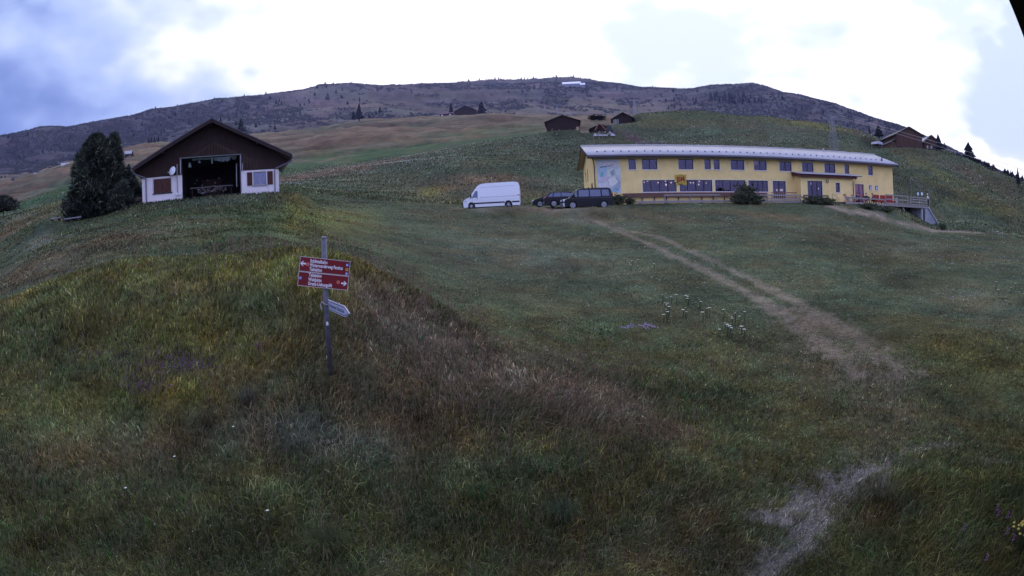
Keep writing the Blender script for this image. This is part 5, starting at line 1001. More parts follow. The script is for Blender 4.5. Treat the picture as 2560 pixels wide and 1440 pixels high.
b3_, w3_ = barn('log_barn', (1534, 314.5), (1582, 314.5), 185, 3.0, 1.9, 7, 'log hut higher up right of the digger with grey boards at its left corner', skew=.02, ov=.9)
for k in range(5): MB().box(-.12+k*.42, .18+k*.42, -.10, -.06, 0, 2.7-.2*(k % 2)).build('grey_board', gwood if k != 2 else m('pale_vertical_board', (.4, .38, .38), .8), b3_)
# big barn on the right, seen from its corner
b4_, w4_ = barn('timber_barn', (2243, 374), (2308.5, 377.5), 150, 4.7, 2.0, 15, 'large brown timber barn on the right slope with pale long roof side', R(24), pinkw, barnr, vertical=True, foot=3)
g = MB(); 
for k in range(26): g.box(-.10, .0, .3+k*.55, .75+k*.55, 1.0, 4.4)
tag(g.build('side_boards', pinkw, b4_), kind='stuff')
slab([(-1.6, .2, 2.6), (.0, .2, 3.5), (.0, 12, 3.5), (-1.6, 12, 2.6)], .12, barnr, 'lean_to_roof', b4_); MB().box(-1.4, -.02, .4, 11.8, -2, 2.6).build('lean_to_wall', pinkw, b4_)
for k in range(4): MB().box(.8+k*1.9, 1.5+k*1.9, -.12, -.07, .8, 1.4).build('hatch', dark, b4_)
b5_, w5_ = barn('timber_chalet', (2312, 378), (2349, 380), 157, 2.9, 1.8, 8, 'smaller reddish timber chalet with solar panels right of the big barn', R(22), pinkw, barnr, foot=3, cat='chalet')
sl = 1.8/(w5_/2)
for k in range(3): slab([(-.4, 1.2+k*2.0, 2.9-.4*sl+.26), (w5_*.42, 1.2+k*2.0, 2.9+w5_*.42*sl+.26), (w5_*.42, 3.0+k*2.0, 2.9+w5_*.42*sl+.26), (-.4, 3.0+k*2.0, 2.9-.4*sl+.26)], .06, m('solar_panel', (.20, .23, .34), .25), 'solar_panel', b5_)
for k in range(3): MB().box(.7+k*1.3, 1.2+k*1.3, -.1, -.06, 1.1, 1.8).build('window', m('white_window', (.45, .42, .42), .7), b5_)
trl = empty('covered_trailer', at(2193, 366, 146), R(15), 'low pale covered trailer beside the big right barn', 'trailer')
MB().prism([(-1.5, .5), (1.5, .5), (1.35, 1.05), (0, 1.3), (-1.35, 1.0)], -1, 1).build('cover', m('pale_sheet', (.45, .45, .5), .7), trl); MB().box(-1.45, 1.45, -.95, .95, .3, .5).build('chassis', dark, trl)
for x in (-.6, .6): MB().tube([(x, -1.0, .3), (x, -.8, .3)], .3, 12).build('wheel', black, trl)
# far barn, flat red hut, lorry
b6_, w6_ = barn('far_barn', (1138, 291.5), (1190, 291), 668, 8.6, 6.5, 18, 'brown log barn between two dark conifers on the middle meadow', foot=4, ov=1.2)
hut = empty('flat_hut', at(1100, 294.5, 668), 0, 'long low hut with pinkish flat roof left of the brown barn', 'hut'); MB().box(0, 17, -3, 3, -3, 4.3).build('wall', barnw, hut); MB().box(-1, 18, -4, 4, 4.3, 5.2).build('roof', m('pink_roof', (.42, .26, .26), .8), hut)
for x in (2, 12.5): MB().box(x, x+2.2, -3.1, -3.0, .8, 3.2).build('window', wpaint, hut)
lor = empty('parked_lorry', at(1096, 297, 662), 0, 'tiny pale lorry parked left of the low hut', 'lorry'); MB().box(0, 2.2, -1.2, 1.2, .8, 3.4).build('cab', wpaint, lor); MB().box(2.3, 8, -1.2, 1.2, 1.0, 2.2).build('load_bed', m('blue_grey', (.2, .22, .3), .7), lor)
for x in (1, 6.5): MB().tube([(x, -1.25, .6), (x, -1.0, .6)], .6, 10).build('wheel', black, lor)
def longhouse(name, pa, pb, r, h, dp, label, wallc, roofc, cat, rh=.35):
    A, B_ = at(*pa, r), at(*pb, r); d_ = B_-A; L = math.hypot(d_.x, d_.y); o = empty(name, A, math.atan2(d_.y, d_.x), label, cat)
    MB().box(0, L, 0, dp, -6, h*.6).build('wall', wallc, o); slab([(-.3, -.5, h*.55), (L+.3, -.5, h*.55), (L+.3, dp*.5, h*(1+rh)), (-.3, dp*.5, h*(1+rh))], .3, roofc, 'roof', o); slab([(-.3, dp+.5, h*.55), (L+.3, dp+.5, h*.55), (L+.3, dp*.5, h*(1+rh)), (-.3, dp*.5, h*(1+rh))], .3, roofc, 'roof', o); return o
wroof = m('bright_metal_roof', (.85, .85, .9), .3, .05, .1, metal=.3)
h_ = hit(1430, 215, 1300); rs_t = math.hypot(h_.x, h_.y)-12; longhouse('ridge_station', (1406, 214.5), (1452, 214.8), rs_t, 10, 14, 'long white roofed building high under the ridge', m('grey_wall', (.2, .2, .22), .8), wroof, 'building')
longhouse('ridge_annex', (1450, 215.0), (1463, 215.4), rs_t-4, 8, 10, 'short white roofed annex right of the long ridge building', M_['grey_wall'], wroof, 'building')
longhouse('roadside_wall', (1480, 219), (1492, 217.5), 1960, 3, 4, 'tiny pale structure beside the road below the ridge', M_['grey_wall'], m('pale_far_roof', (.5, .5, .54), .6), 'hut')
longhouse('meadow_hut', (153, 420), (172, 419.5), 455, 3.2, 5, 'tiny hut with pale roof on the left meadow crest beside the big pine', barnw, m('pale_hut_roof', (.34, .34, .38), .5), 'hut')
longhouse('meadow_hut', (83, 437), (97, 435), 440, 3.4, 5, 'small dark hut with white end among bushes on the left meadow crest', wpaint, barnd, 'hut')
longhouse('meadow_hut', (29, 456), (36, 455), 435, 2.6, 4, 'leftmost tiny hut with white wall on the meadow crest', wpaint, barnd, 'hut')
h_ = hit(318, 392, 230); longhouse('meadow_hut', (312, 391), (331, 385), math.hypot(h_.x, h_.y), 3.2, 5, 'small hut with slanting white roof between two round bushes', barnw, m('white_hut_roof', (.32, .31, .34), .5), 'hut')
for i, px_ in enumerate((55, 59.5, 64, 68.5, 73)):
    p = at(px_, 466-(px_-55)*.22, 400); o_ = tag(MB().box(-.55, .55, -.5, .5, -1, 1.2).build('wrapped_bale', m('white_film', (.8, .8, .84), .5)), 'white wrapped hay bale in the short row on the left meadow', 'hay bale', 'row of white wrapped bales on the left meadow'); o_.location = p
# digger and stacked white sacks
dg = empty('excavator', at(1519, 331.5, 163), R(0), 'small excavator with dark cab and bent orange arm between the barns', 'excavator')
MB().box(-.3, 1.1, -.6, .6, .9, 2.3).build('cab', m('dark_cab', (.03, .035, .04), .4), dg, bevel=.05); MB().box(-.5, 1.5, -.8, .8, .5, .9).build('chassis', m('dark_metal', (.05, .05, .055), .6), dg)
orr = m('orange_arm_paint', (.36, .13, .08), .6, .2, 3)
MB().bar((-.4, 0, .9), (-2.1, 0, 2.75), .22, .30).build('boom', orr, dg); MB().bar((-2.0, 0, 2.75), (-2.9, 0, 2.9), .2, .26).build('boom_tip', orr, dg); MB().bar((-2.8, 0, 2.9), (-3.9, 0, .9), .2, .26).build('stick', orr, dg); MB().prism([(-4.2, .3), (-3.6, .2), (-3.5, .9), (-4.0, .95)], -.4, .4).build('bucket', dwood, dg)
for s_ in (-.7, .45): MB().box(-.7, 1.7, s_, s_+.28, 0, .5).build('track', black, dg, bevel=.08)
rnd = random.Random(12); sk0 = None; sack = m('white_sack', (.60, .57, .60), .8)
for row in range(4):
    for k in range(9-row):
        if rnd.random() < .13: continue
        p = at(1486+k*6.3+row*2.5+rnd.uniform(-1, 1), 339.5-row*2.4, 158+row*1.2); p.z += .15
        if sk0 is None: sk0 = MB().box(-.30, .30, -.25, .25, -.22, .22).build('white_block', sack, bevel=.06); o_ = sk0
        else: o_ = sk0.copy(); C.objects.link(o_)
        o_.location = p; o_.rotation_euler = (0, 0, rnd.uniform(-.3, .3)); tag(o_, 'white block in the loose pile in front of the small shed', 'block', 'pile of white blocks by the excavator')
# wooden benches by the pine
for i, ((x0, y0), (x1, y1), lab) in enumerate((((126, 549), (152, 545), 'left of two simple plank benches at the foot of the big pine'), ((160, 549.5), (203, 543.5), 'right, nearer of two simple plank benches at the foot of the big pine'))):
    A, B_ = at(x0, y0, 41.5), at(x1, y1, 41.5); d_ = B_-A; L = d_.length; o = empty('plank_bench', A, math.atan2(d_.y, d_.x), lab, 'bench'); s_ = d_.z/L
    MB().add([(x, y, z+s_*x) for x in (0, L) for y in (-.18, .18) for z in (0, .07)], [(0, 1, 3, 2), (4, 6, 7, 5), (0, 4, 5, 1), (2, 3, 7, 6), (0, 2, 6, 4), (1, 5, 7, 3)]).build('seat', m('pale_bench_plank', (.26, .25, .28), .8, .2), o)
    for x in (.12*L, .85*L): MB().box(x-.11, x+.11, -.15, .15, -.7, s_*x).build('leg', dwood, o)
# lattice pylons and the cable
def pylon(base, h, w0, arm, label, th=.09, spikes=True, nseg=8):
    o = empty('lattice_pylon', base, R(8), label, 'pylon'); W2 = lambda t: w0*(1-t*.62)/2
    for a in (-1, 1):
        for b_ in (-1, 1): MB().bar((a*W2(0), b_*W2(0), -1.5), (a*W2(1), b_*W2(1), h), th).build('leg', metal, o)
    g = MB()
    for k in range(nseg):
        t0, t1 = k/nseg, (k+1)/nseg
        for b_ in (-1, 1):
            for s_ in (-1, 1): g.bar((s_*W2(t0), b_*W2(t0), h*t0), (-s_*W2(t1), b_*W2(t1), h*t1), th*.6); g.bar((b_*W2(t0), s_*W2(t0), h*t0), (b_*W2(t1), -s_*W2(t1), h*t1), th*.6)
        for b_ in (-1, 1): g.bar((-W2(t1), b_*W2(t1), h*t1), (W2(t1), b_*W2(t1), h*t1), th*.6)
    g.build('bracing', metal, o)
    MB().bar((-arm, 0, h), (arm, 0, h-.05), th*1.6, th*2).build('cross_arm', metal, o); MB().bar((-arm, .3, h+.35), (arm*.2, .3, h+.35), th).build('cross_arm', metal, o)
    for x in (-arm*.9, -arm*.6, arm*.6, arm*.9): MB().tube([(x, 0, h), (x, 0, h+.4*h/9)], th*.9, 6).build('insulator', gut, o)
    if spikes: MB().bar((-arm*.75, 0, h), (-arm, 0, h+h*.28), th).build('antenna', gut, o); MB().bar((arm*.55, 0, h), (arm*.5, 0, h+h*.2), th*.5).build('antenna', gut, o)
    return o
p = hit(2086, 378, 100, 230); rpy = math.hypot(p.x, p.y); tp_ = at(2079, 290, rpy); pylon(p, tp_.z-p.z, 2.0*rpy/140, 1.9*rpy/140, 'grey lattice pylon behind the lodge roof with twin cross arms', .06*rpy/140)
pb_ = at(1588, 292, 640); tpp = at(1587, 251, 640); pylon(pb_, tpp.z-pb_.z, 4, 5.5, 'faint distant lattice pylon above the log huts', .17, nseg=6)
pb_ = at(1393, 290, 690); tpp = at(1393, 262, 690); pylon(pb_, tpp.z-pb_.z, 3, 4, 'very faint small pylon above the broad log barn', .12, False, nseg=5)
for i, (a, b_) in enumerate((((2100, 289), (2720, 486)), ((2100, 294), (2720, 502)))):
    P0, P1 = at(*a, rpy), at(*b_, 60); pts = [P0.lerp(P1, k/14)-Vector((0, 0, .9*4*(k/14)*(1-k/14)*.25)) for k in range(15)]
    tag(MB().tube(pts, .022, 5).build('power_cable', m('grey_cable', (.25, .25, .3), .5, metal=.5)), ('upper' if i == 0 else 'lower')+' of two thin cables running from the pylon past the big barn to the right', 'cable', 'overhead cables on the right')
# ---------------------------------------------------------------- the building that carries the camera: only its eave shows, top right
e0, e1 = Vector((2.679, 1.653, 1.2)), Vector((3.3136, 1.9875, 1.2)); ed = (e1-e0).normalized(); en = Vector((ed.y, -ed.x, 0))
cb = empty('camera_building', (0, 0, -3.7), 0, 'dark eave of the timber building at the top right corner of the view', 'building')
def cbp(a, b_, z): return (e0+ed*a+en*b_)-Vector((0, 0, -3.7))+Vector((0, 0, z-1.2))
def slabw(c, th, nm, mt):
    n = len(c); return MB().add([tuple(p) for p in c]+[tuple(p+Vector((0, 0, th))) for p in c], [tuple(range(n)), tuple(range(2*n-1, n-1, -1))]+[(i, (i+1) % n, (i+1) % n+n, i+n) for i in range(n)]).build(nm, mt, cb)
slabw([cbp(-4.6, .0, 1.2), cbp(9, 0, 1.2), cbp(9, 5.5, 2.6), cbp(-4.6, 5.5, 2.6)], .22, 'eave', m('almost_black_boards', (.02, .014, .014), .8, .3, 3))
slabw([cbp(-4.6, 1.6, -4.3), cbp(9, 1.6, -4.3), cbp(9, 1.8, -4.3), cbp(-4.6, 1.8, -4.3)], 5.8, 'wall', dwood)  # unseen wall, added behind the camera to keep skylight off the near ground
# ---------------------------------------------------------------- trees and shrubs
rng = np.random.default_rng(7)
def leafmat(name, col, var=.5, sc_=3.0): return mat(name, col, .8, var, sc_, 0, spec=.12)
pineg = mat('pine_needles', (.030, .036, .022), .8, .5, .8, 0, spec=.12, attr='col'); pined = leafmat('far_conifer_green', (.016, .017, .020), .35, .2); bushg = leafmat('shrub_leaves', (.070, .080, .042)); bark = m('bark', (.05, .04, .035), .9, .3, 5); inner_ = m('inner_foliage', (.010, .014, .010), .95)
def sprays(n, prof, H, lean, size, up=.95, seed=1, squash=1.0):
    """Needle tufts over a crown whose radius at height t is prof(t)."""
    g = np.random.default_rng(seed); t = g.random(n)**.9; a = g.random(n)*2*np.pi; lump = 1+.20*np.sin(a*3+t*11+seed)+.16*np.sin(a*5-t*23)+.12*g.standard_normal(n)
    r = prof(t)*lump*(.72+.30*g.random(n)**.5); P = np.c_[r*np.cos(a)+lean[0]*t, r*np.sin(a)*squash+lean[1]*t, t*H]
    out = np.c_[np.cos(a), np.sin(a)*squash, np.full(n, up)]; K = 7; V = []; F_ = []
    for k in range(K):
        d_ = out+.75*g.standard_normal((n, 3)); d_ /= np.linalg.norm(d_, axis=1)[:, None]; L = size*(.55+.8*g.random(n))[:, None]; s_ = np.cross(d_, g.standard_normal((n, 3))); s_ /= np.linalg.norm(s_, axis=1)[:, None]; s_ *= L*.13
        V.append(np.stack([P-s_, P+s_, P+d_*L], 1).reshape(-1, 3))
    V = np.concatenate(V); return V, np.arange(len(V)).reshape(-1, 3)
def big_conifer(loc, H, prof, n, size, label, lean=(0, 0), seed=1, name='pine_tree', squash=1.0, core=.56, cat='tree', mt=None, bare=.12):
    o = empty(name, loc, 0, label, cat); V, F_ = sprays(n, prof, H, lean, size, seed=seed, squash=squash); V[:, 2] += bare*0
    c = np_mesh('crown', V, F_, mt or pineg, np.repeat(np.array([.042, .050, .036])*np.exp(.8*np.random.default_rng(seed).standard_normal((len(F_), 1))), 3, 0), parent=o)
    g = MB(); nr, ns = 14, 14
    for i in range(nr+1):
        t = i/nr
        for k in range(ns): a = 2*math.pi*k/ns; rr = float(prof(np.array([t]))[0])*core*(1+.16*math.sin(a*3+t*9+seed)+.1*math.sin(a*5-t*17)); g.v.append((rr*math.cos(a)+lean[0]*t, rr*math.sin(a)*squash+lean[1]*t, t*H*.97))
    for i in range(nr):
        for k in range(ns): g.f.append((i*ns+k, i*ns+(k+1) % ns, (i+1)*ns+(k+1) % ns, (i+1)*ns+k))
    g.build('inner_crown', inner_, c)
    MB().tube([(0, 0, -.6), (lean[0]*.5, 0, H*.5), (lean[0]*.95, 0, H*.93)], [H*.035, H*.02, .02], 8).build('trunk', bark, o)
    lb = MB()
    for k in range(14):
        t = .08+.06*k; a = k*2.4; rr = float(prof(np.array([t]))[0])*.85; lb.tube([(lean[0]*t, 0, t*H), (rr*math.cos(a), rr*math.sin(a)*squash, t*H+.12*rr)], [.05, .012], 5)
    tag(lb.build('limb', bark, o), kind='stuff'); return o
def pf(pts): xs, ys = zip(*pts); return lambda t: np.interp(t, xs, ys)
u_ = 44.5/1292.0   # metres per photo pixel at the pine
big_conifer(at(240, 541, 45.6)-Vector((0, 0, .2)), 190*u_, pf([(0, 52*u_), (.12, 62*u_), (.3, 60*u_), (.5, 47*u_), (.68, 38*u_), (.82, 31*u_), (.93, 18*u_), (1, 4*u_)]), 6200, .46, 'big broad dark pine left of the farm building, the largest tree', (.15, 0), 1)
big_conifer(at(284, 520, 47.5)-Vector((0, 0, .2)), 184*u_, pf([(0, 26*u_), (.3, 30*u_), (.6, 19*u_), (.75, 15*u_), (.88, 10*u_), (1, 2*u_)]), 2400, .40, 'narrow dark pine spire rising just behind the big broad pine', (.1, 0), 2)
big_conifer(at(325, 512, 47.0)-Vector((0, 0, .2)), 92*u_, pf([(0, 24*u_), (.3, 30*u_), (.6, 22*u_), (.85, 9*u_), (1, 2*u_)]), 1800, .34, 'low dark conifer shrub squeezed between the pine and the farm building', (-.3, 0), 3, 'conifer_shrub', cat='shrub')
big_conifer(at(305, 528, 44.0)-Vector((0, 0, .2)), 66*u_, pf([(0, 26*u_), (.4, 30*u_), (.8, 15*u_), (1, 3*u_)]), 1200, .32, 'lowest dark shrub at the foot of the pine towards the house', (0, 0), 4, 'conifer_shrub', cat='shrub')
big_conifer(at(8, 528, 70), 1.6, pf([(0, 1.6), (.4, 1.9), (.8, 1.1), (1, .2)]), 500, .4, 'round dark bush cut by the left edge of the view', (0, 0), 5, 'round_bush', cat='bush')
# far conifers: jagged layered cones, four shared shapes
def cone_mesh(seed, layers=6, ns=7, slim=.34):
    g = MB(); rd_ = random.Random(seed)
    for L in range(layers):
        z0 = .06+.86*L/layers; z1 = min(1.0, z0+.34); r0 = slim*(1-L/layers)**.85*rd_.uniform(.8, 1.1); n0 = len(g.v)
        for k in range(ns*2): a = math.pi*k/ns+rd_.uniform(-.2, .2); rr = r0*(rd_.uniform(.85, 1.15) if k % 2 else rd_.uniform(.45, .7)); g.v.append((rr*math.cos(a), rr*math.sin(a), z0+rd_.uniform(-.03, .03)))
        g.v.append((rd_.uniform(-.02, .02), rd_.uniform(-.02, .02), z1))
        for k in range(ns*2): g.f.append((n0+k, n0+(k+1) % (ns*2), n0+ns*2))
    g.tube([(0, 0, -.12), (0, 0, .2)], .035, 5); me = bpy.data.meshes.new('conifer'); me.from_pydata(g.v, [], g.f); me.materials.append(pined); return me
CM = [cone_mesh(s, 6, 7, sl) for s, sl in ((1, .30), (2, .36), (3, .26), (4, .42))]
def far_tree(px, base, top, label, group=None, kind=0, r=None, w=1.0, name='conifer_tree'):
    p = at(px, base, r) if r else hit(px, base, 230); rr = math.hypot(p.x, p.y); h = max(1.5, at(px, top, rr).z-at(px, base, rr).z)*(1.05 if group is None else 1.2)
    o = bpy.data.objects.new(name, CM[kind]); C.objects.link(o); o.location = p; o.scale = (h*w, h*w, h); o.rotation_euler = (0, 0, (px*1.7) % 6.28); return tag(o, label, 'tree', group)
NAMED = [(1205,292,254,670,1.15,3,'rounded dark spruce right of the brown meadow barn'),(1128,291,257,675,.8,1,'dark spruce rising just left of the brown meadow barn'),(898,298,260,640,.9,1,'taller of the two joined spruces on the meadow left of centre'),(884,299,278,640,.9,3,'shorter spruce joined to the left side of the taller meadow spruce'),
 (923,294,283,760,1.0,1,'smallest of the three little spruces right of the joined pair'),(940,286,274,800,.9,0,'middle of the three little spruces right of the joined pair'),(950,280,267,830,1.1,3,'highest of the three little spruces right of the joined pair'),(869,261,252,1200,1.2,3,'tiny spruce up the slope left above the joined pair'),(899,253,242,1300,.8,0,'tiny slim spruce straight above the joined pair'),
 (602,331,296,620,1.1,1,'broad dark spruce behind the right roof slope of the farm building'),(551,313,293,700,1.0,1,'spruce peeping over the farm building roof just right of its ridge'),(591,314,301,700,.9,3,'small spruce beside the broad spruce behind the farm roof'),(640,318,307,720,1.1,3,'small round spruce on the slope right of the broad spruce'),(687,323,312,720,1.1,1,'lone small spruce on the slope above the farm roof corner'),
 (2424,412,357,148,1.35,3,'big dark spruce standing alone against the sky right of the chalet'),(2348,374,336,152,1.2,1,'dark spruce behind the right end of the chalet'),(2198,342,313,152,1.4,3,'bushy dark spruce behind the left end of the big barn roof'),(2174,336,319,180,.9,0,'slim spruce left of the bushy spruce behind the big barn'),(2546,462,420,118,.8,2,'dark slim spruce cut by the right edge of the view'),(2362,374,356,165,1.0,3,'low spruce between the chalet and the lone big spruce'),
 (306,395,379,None,1.3,3,'round dark conifer left of the small hut with slanting roof'),(331,391,377,None,.9,1,'pointed dark conifer behind the small hut with slanting roof'),(322,425,409,None,1.5,3,'dark bush on the slope beside the farm building eave')]
for px, b_, t_, r_, w_, k_, lab in NAMED: far_tree(px, b_, t_, lab, None, k_, r_, w_)
rnd = random.Random(21)
def ridge_y(x):
    L = LINES[-1]; return float(np.interp(x, [p[0] for p in L], [p[1] for p in L]))
G1 = 'tiny conifers along the mountain skyline'
for k in range(62):
    x = rnd.choice([rnd.uniform(230, 900), rnd.uniform(900, 1700), rnd.uniform(1100, 1450), rnd.uniform(2080, 2380)]); y = ridge_y(x)+rnd.uniform(.5, 2.5)
    L = LINES[-1]; rr = float(np.interp(x, [p[0] for p in L], [p[2] for p in L])); far_tree(x, y+1, y-rnd.uniform(3.0, 7.8), 'tiny dark conifer sticking up along the mountain skyline', G1, rnd.randrange(4), rr*.998, rnd.uniform(.8, 1.5))
G2 = 'conifers of the dense patch below the rounded top'
for k in range(60):
    x = rnd.gauss(1835, 36); lo = 232+(x-1770)*.07; y = rnd.uniform(lo+4, lo+26-abs(x-1830)*.12)
    if 1768 < x < 1925: far_tree(x, y, y-rnd.uniform(8, 13), 'dark conifer in the dense wood patch below the rounded summit', G2, rnd.randrange(3), None, rnd.uniform(.7, 1.0))
G3 = 'scattered conifers on the right flank'
for k in range(74):
    x = rnd.uniform(1930, 2300) if k % 4 else rnd.uniform(1640, 1800); y0 = ridge_y(x)+8; y1 = 300+(x-1930)*.10 if x > 1900 else 285
    y = rnd.uniform(y0, max(y0+6, y1)); far_tree(x, y, y-rnd.uniform(5, 11), 'small conifer scattered on the right flank of the mountain', G3, rnd.randrange(4), None, rnd.uniform(.7, 1.1))
G4 = 'scattered conifers on the left flank'
for k in range(72):
    x = rnd.uniform(20, 860); y0 = ridge_y(x)+7; y1 = y0+60-max(0, x-500)*.08; y = rnd.uniform(y0, y1)
    if 330 < x < 730 and y > 290 and abs(x-528)*.55+300 < y: continue
    far_tree(x, y, y-rnd.uniform(4, 10), 'small conifer scattered on the left flank of the mountain', G4, rnd.randrange(4), None, rnd.uniform(.8, 1.4))
G5 = 'small trees down the right skyline'
for k in range(34):
    x = rnd.uniform(2375, 2558); L = LINES[12]; yb = float(np.interp(x, [p[0] for p in L[-4:]], [p[1] for p in L[-4:]])); far_tree(x, yb+3, yb-rnd.uniform(3, 14)*(1-.4*(x-2375)/180), 'small dark tree in the row falling down the right skyline', G5, rnd.randrange(4), 175-(x-2375)*.2, rnd.uniform(.9, 1.8))
G6 = 'conifers by the far left farmstead'
for x, y, h in ((371,362,15),(378,362,18),(386,362,17),(396,362,20),(403,362,12),(411,361,9)): far_tree(x, y, y-h, 'dark conifer in the short row by a tiny farm, left of the gable', G6, 0, 520, .8)
longhouse('meadow_farm', (399, 363), (412, 362.5), 515, 4.5, 6, 'tiny farmhouse with white spots at the end of the short conifer row', M_['white_van'] if 'white_van' in M_ else barnw, barnd, 'house')
# leafy shrubs by the lodge
def shrub(loc, H, W, n, size, label, seed, mt=None, stems=9, cat='shrub', name='leafy_shrub', airy=.5):
    o = empty(name, loc, 0, label, cat); g = np.random.default_rng(seed); t = g.random(n); a = g.random(n)*2*np.pi; rr = W/2*np.sin(np.pi*np.clip(.18+.75*t, 0, 1))*g.random(n)**airy*(1+.3*np.sin(a*4+t*7))
    P = np.c_[rr*np.cos(a), rr*np.sin(a), t*H*(.75+.35*g.random(n))]; V = []
    ks = n//4; sh_ = g.integers(0, 16, ks); sa_ = sh_*2.4+.1*g.standard_normal(ks); st_ = g.random(ks); P[:ks] = np.c_[W*(.1+.42*st_)*np.cos(sa_), W*(.1+.42*st_)*np.sin(sa_), H*(.35+(.5+.35*((sh_*7) % 5)/5)*st_)]+.04*g.standard_normal((ks, 3))
    for k in range(2):
        d_ = g.standard_normal((n, 3)); d_[:, 2] = abs(d_[:, 2]); d_ /= np.linalg.norm(d_, axis=1)[:, None]; s_ = np.cross(d_, g.standard_normal((n, 3))); s_ /= np.linalg.norm(s_, axis=1)[:, None]; L = size*(.5+g.random(n))[:, None]
        V.append(np.stack([P, P+d_*L*.5+s_*L*.3, P+d_*L, P+d_*L*.5-s_*L*.3], 1).reshape(-1, 3))
    V = np.concatenate(V); np_mesh('foliage', V, np.arange(len(V)).reshape(-1, 4), mt or bushg, parent=o); s = MB()
    for k in range(stems): a = k*2.4; s.tube([(0, 0, -.2), (W*.15*math.cos(a), W*.15*math.sin(a), H*.5), (W*.35*math.cos(a), W*.35*math.sin(a), H*(.8+.3*((k*37) % 10)/10))], [.03, .02, .008], 5)
    s.build('stem', bark, o); return o
def gp(px, py, r): p = at(px, py, r); return Vector((p.x, p.y, gz(p.x, p.y)))
shrub(gp(1866, 516, 60), 2.0, 2.6, 900, .22, 'tall loose leafy bush in front of the fourth dining window', 31)
shrub(gp(1848, 515, 59.5), 1.0, 1.9, 900, .17, 'low left flank of dark shrubbery beside the tall loose bush', 32); shrub(gp(1890, 516, 59.5), 1.0, 1.8, 800, .17, 'low right flank of dark shrubbery beside the tall loose bush', 33)
shrub(gp(2035, 508, 62), .75, 2.8, 1200, .15, 'dense low shrub before the entrance door', 34); shrub(gp(2068, 508, 62), .7, 2.2, 1000, .14, 'small tail of low shrub right of the entrance shrub', 35)
shrub(gp(1545, 511, 56.5), 1.0, 1.7, 1200, .14, 'low shrub at the left foot of the lodge behind the minibus', 36); shrub(gp(1575, 511, 57), .6, 1.3, 700, .12, 'smaller low shrub between the minibus and the boardwalk', 37)
shrub(gp(2170, 518, 64), .55, 2.4, 900, .15, 'low dark shrub under the left end of the sun terrace', 38); shrub(gp(2215, 534, 65), .5, 2.6, 700, .14, 'trailing weeds under the middle of the sun terrace', 39); shrub(gp(2357, 572, 64), .6, 1.0, 400, .13, 'small dark shrub at the foot of the wing wall', 40)
for x, lab in ((1484, 'left low row of bushes between the two log huts'), (1502, 'right low row of bushes between the two log huts')): shrub(at(x, 300, 188), 1.5, 3.6, 700, .35, lab, 41+x % 7, M_['inner_foliage'], name='dark_bush', cat='bush')
# far dwarf scrub covering the mountain flanks
n = 85000; a_ = rng.uniform(-60, 62, n); r_ = np.exp(rng.uniform(math.log(700), math.log(1950), n)); X = r_*np.sin(np.radians(a_)); Y = r_*np.cos(np.radians(a_))
msk = fbm(X/34, Y/26, 91, 5, .65)+.25*fbm(X/200, Y/80, 17, 3)
keep = (msk > .12)
zz3 = ground(X, Y); pxs, pys = project(np.c_[X, Y, zz3]); keep = msk > .0+.26*ramp(pxs, 450, 900)*(1-ramp(pxs, 1650, 1800))
for cx, cy, rx, ry in ((1390,243,36,24),(1270,266,52,9),(1568,255,28,10),(1150,262,90,8),(900,290,80,10),(1440,215,400,10),(560,290,220,25),(220,350,200,30),(1900,265,140,25),(1470,293,45,6)): keep |= (((pxs-cx)/rx)**2+((pys-cy)/ry)**2 < 1) & (rng.random(n) < .8)
X, Y, zz3 = X[keep], Y[keep], zz3[keep]; n = len(X); s_ = rng.uniform(1.4, 4.2, n)*(.6+r_[keep]/1800)
K = 5; ang = np.linspace(0, 2*np.pi, K, endpoint=False)[None]+rng.random((n, 1))*6; rad = s_[:, None]*rng.uniform(.6, 1.2, (n, K))
ringv = np.stack([X[:, None]+rad*np.cos(ang), Y[:, None]+rad*np.sin(ang), zz3[:, None]-.6+0*rad], -1); topv = np.c_[X, Y, zz3+s_*rng.uniform(.6, 1.0, n)][:, None]
V = np.concatenate([ringv, topv], 1).reshape(-1, 3); base_ = (np.arange(n)*(K+1))[:, None]; F_ = np.concatenate([np.stack([base_[:, 0]+k, base_[:, 0]+(k+1) % K, base_[:, 0]+K], -1) for k in range(K)])
tag(np_mesh('dwarf_scrub', V, F_, pined), 'dark dwarf scrub covering the mountain flanks in ragged patches', 'scrub', kind='stuff')

# ---------------------------------------------------------------- grass, blade by blade, coloured like the ground cover it grows in
def grass_mat():
    g = bpy.data.materials.new('grass_blade'); g.use_nodes = True; t = g.node_tree; t.nodes.clear(); o = t.nodes.new('ShaderNodeOutputMaterial'); mx = t.nodes.new('ShaderNodeMixShader'); d_ = t.nodes.new('ShaderNodeBsdfDiffuse'); tr = t.nodes.new('ShaderNodeBsdfTranslucent'); a = t.nodes.new('ShaderNodeAttribute'); a.attribute_name = 'col'
    mx.inputs[0].default_value = .3; t.links.new(a.outputs['Color'], d_.inputs[0]); t.links.new(a.outputs['Color'], tr.inputs[0]); t.links.new(d_.outputs[0], mx.inputs[1]); t.links.new(tr.outputs[0], mx.inputs[2]); t.links.new(mx.outputs[0], o.inputs[0]); return g
GM = grass_mat()
def cover(X, Y):
    r = np.hypot(X, Y); z = ground(X, Y); px, py = project(np.c_[X, Y, z]); return z, px, py, paint(X, Y, r, px, py)
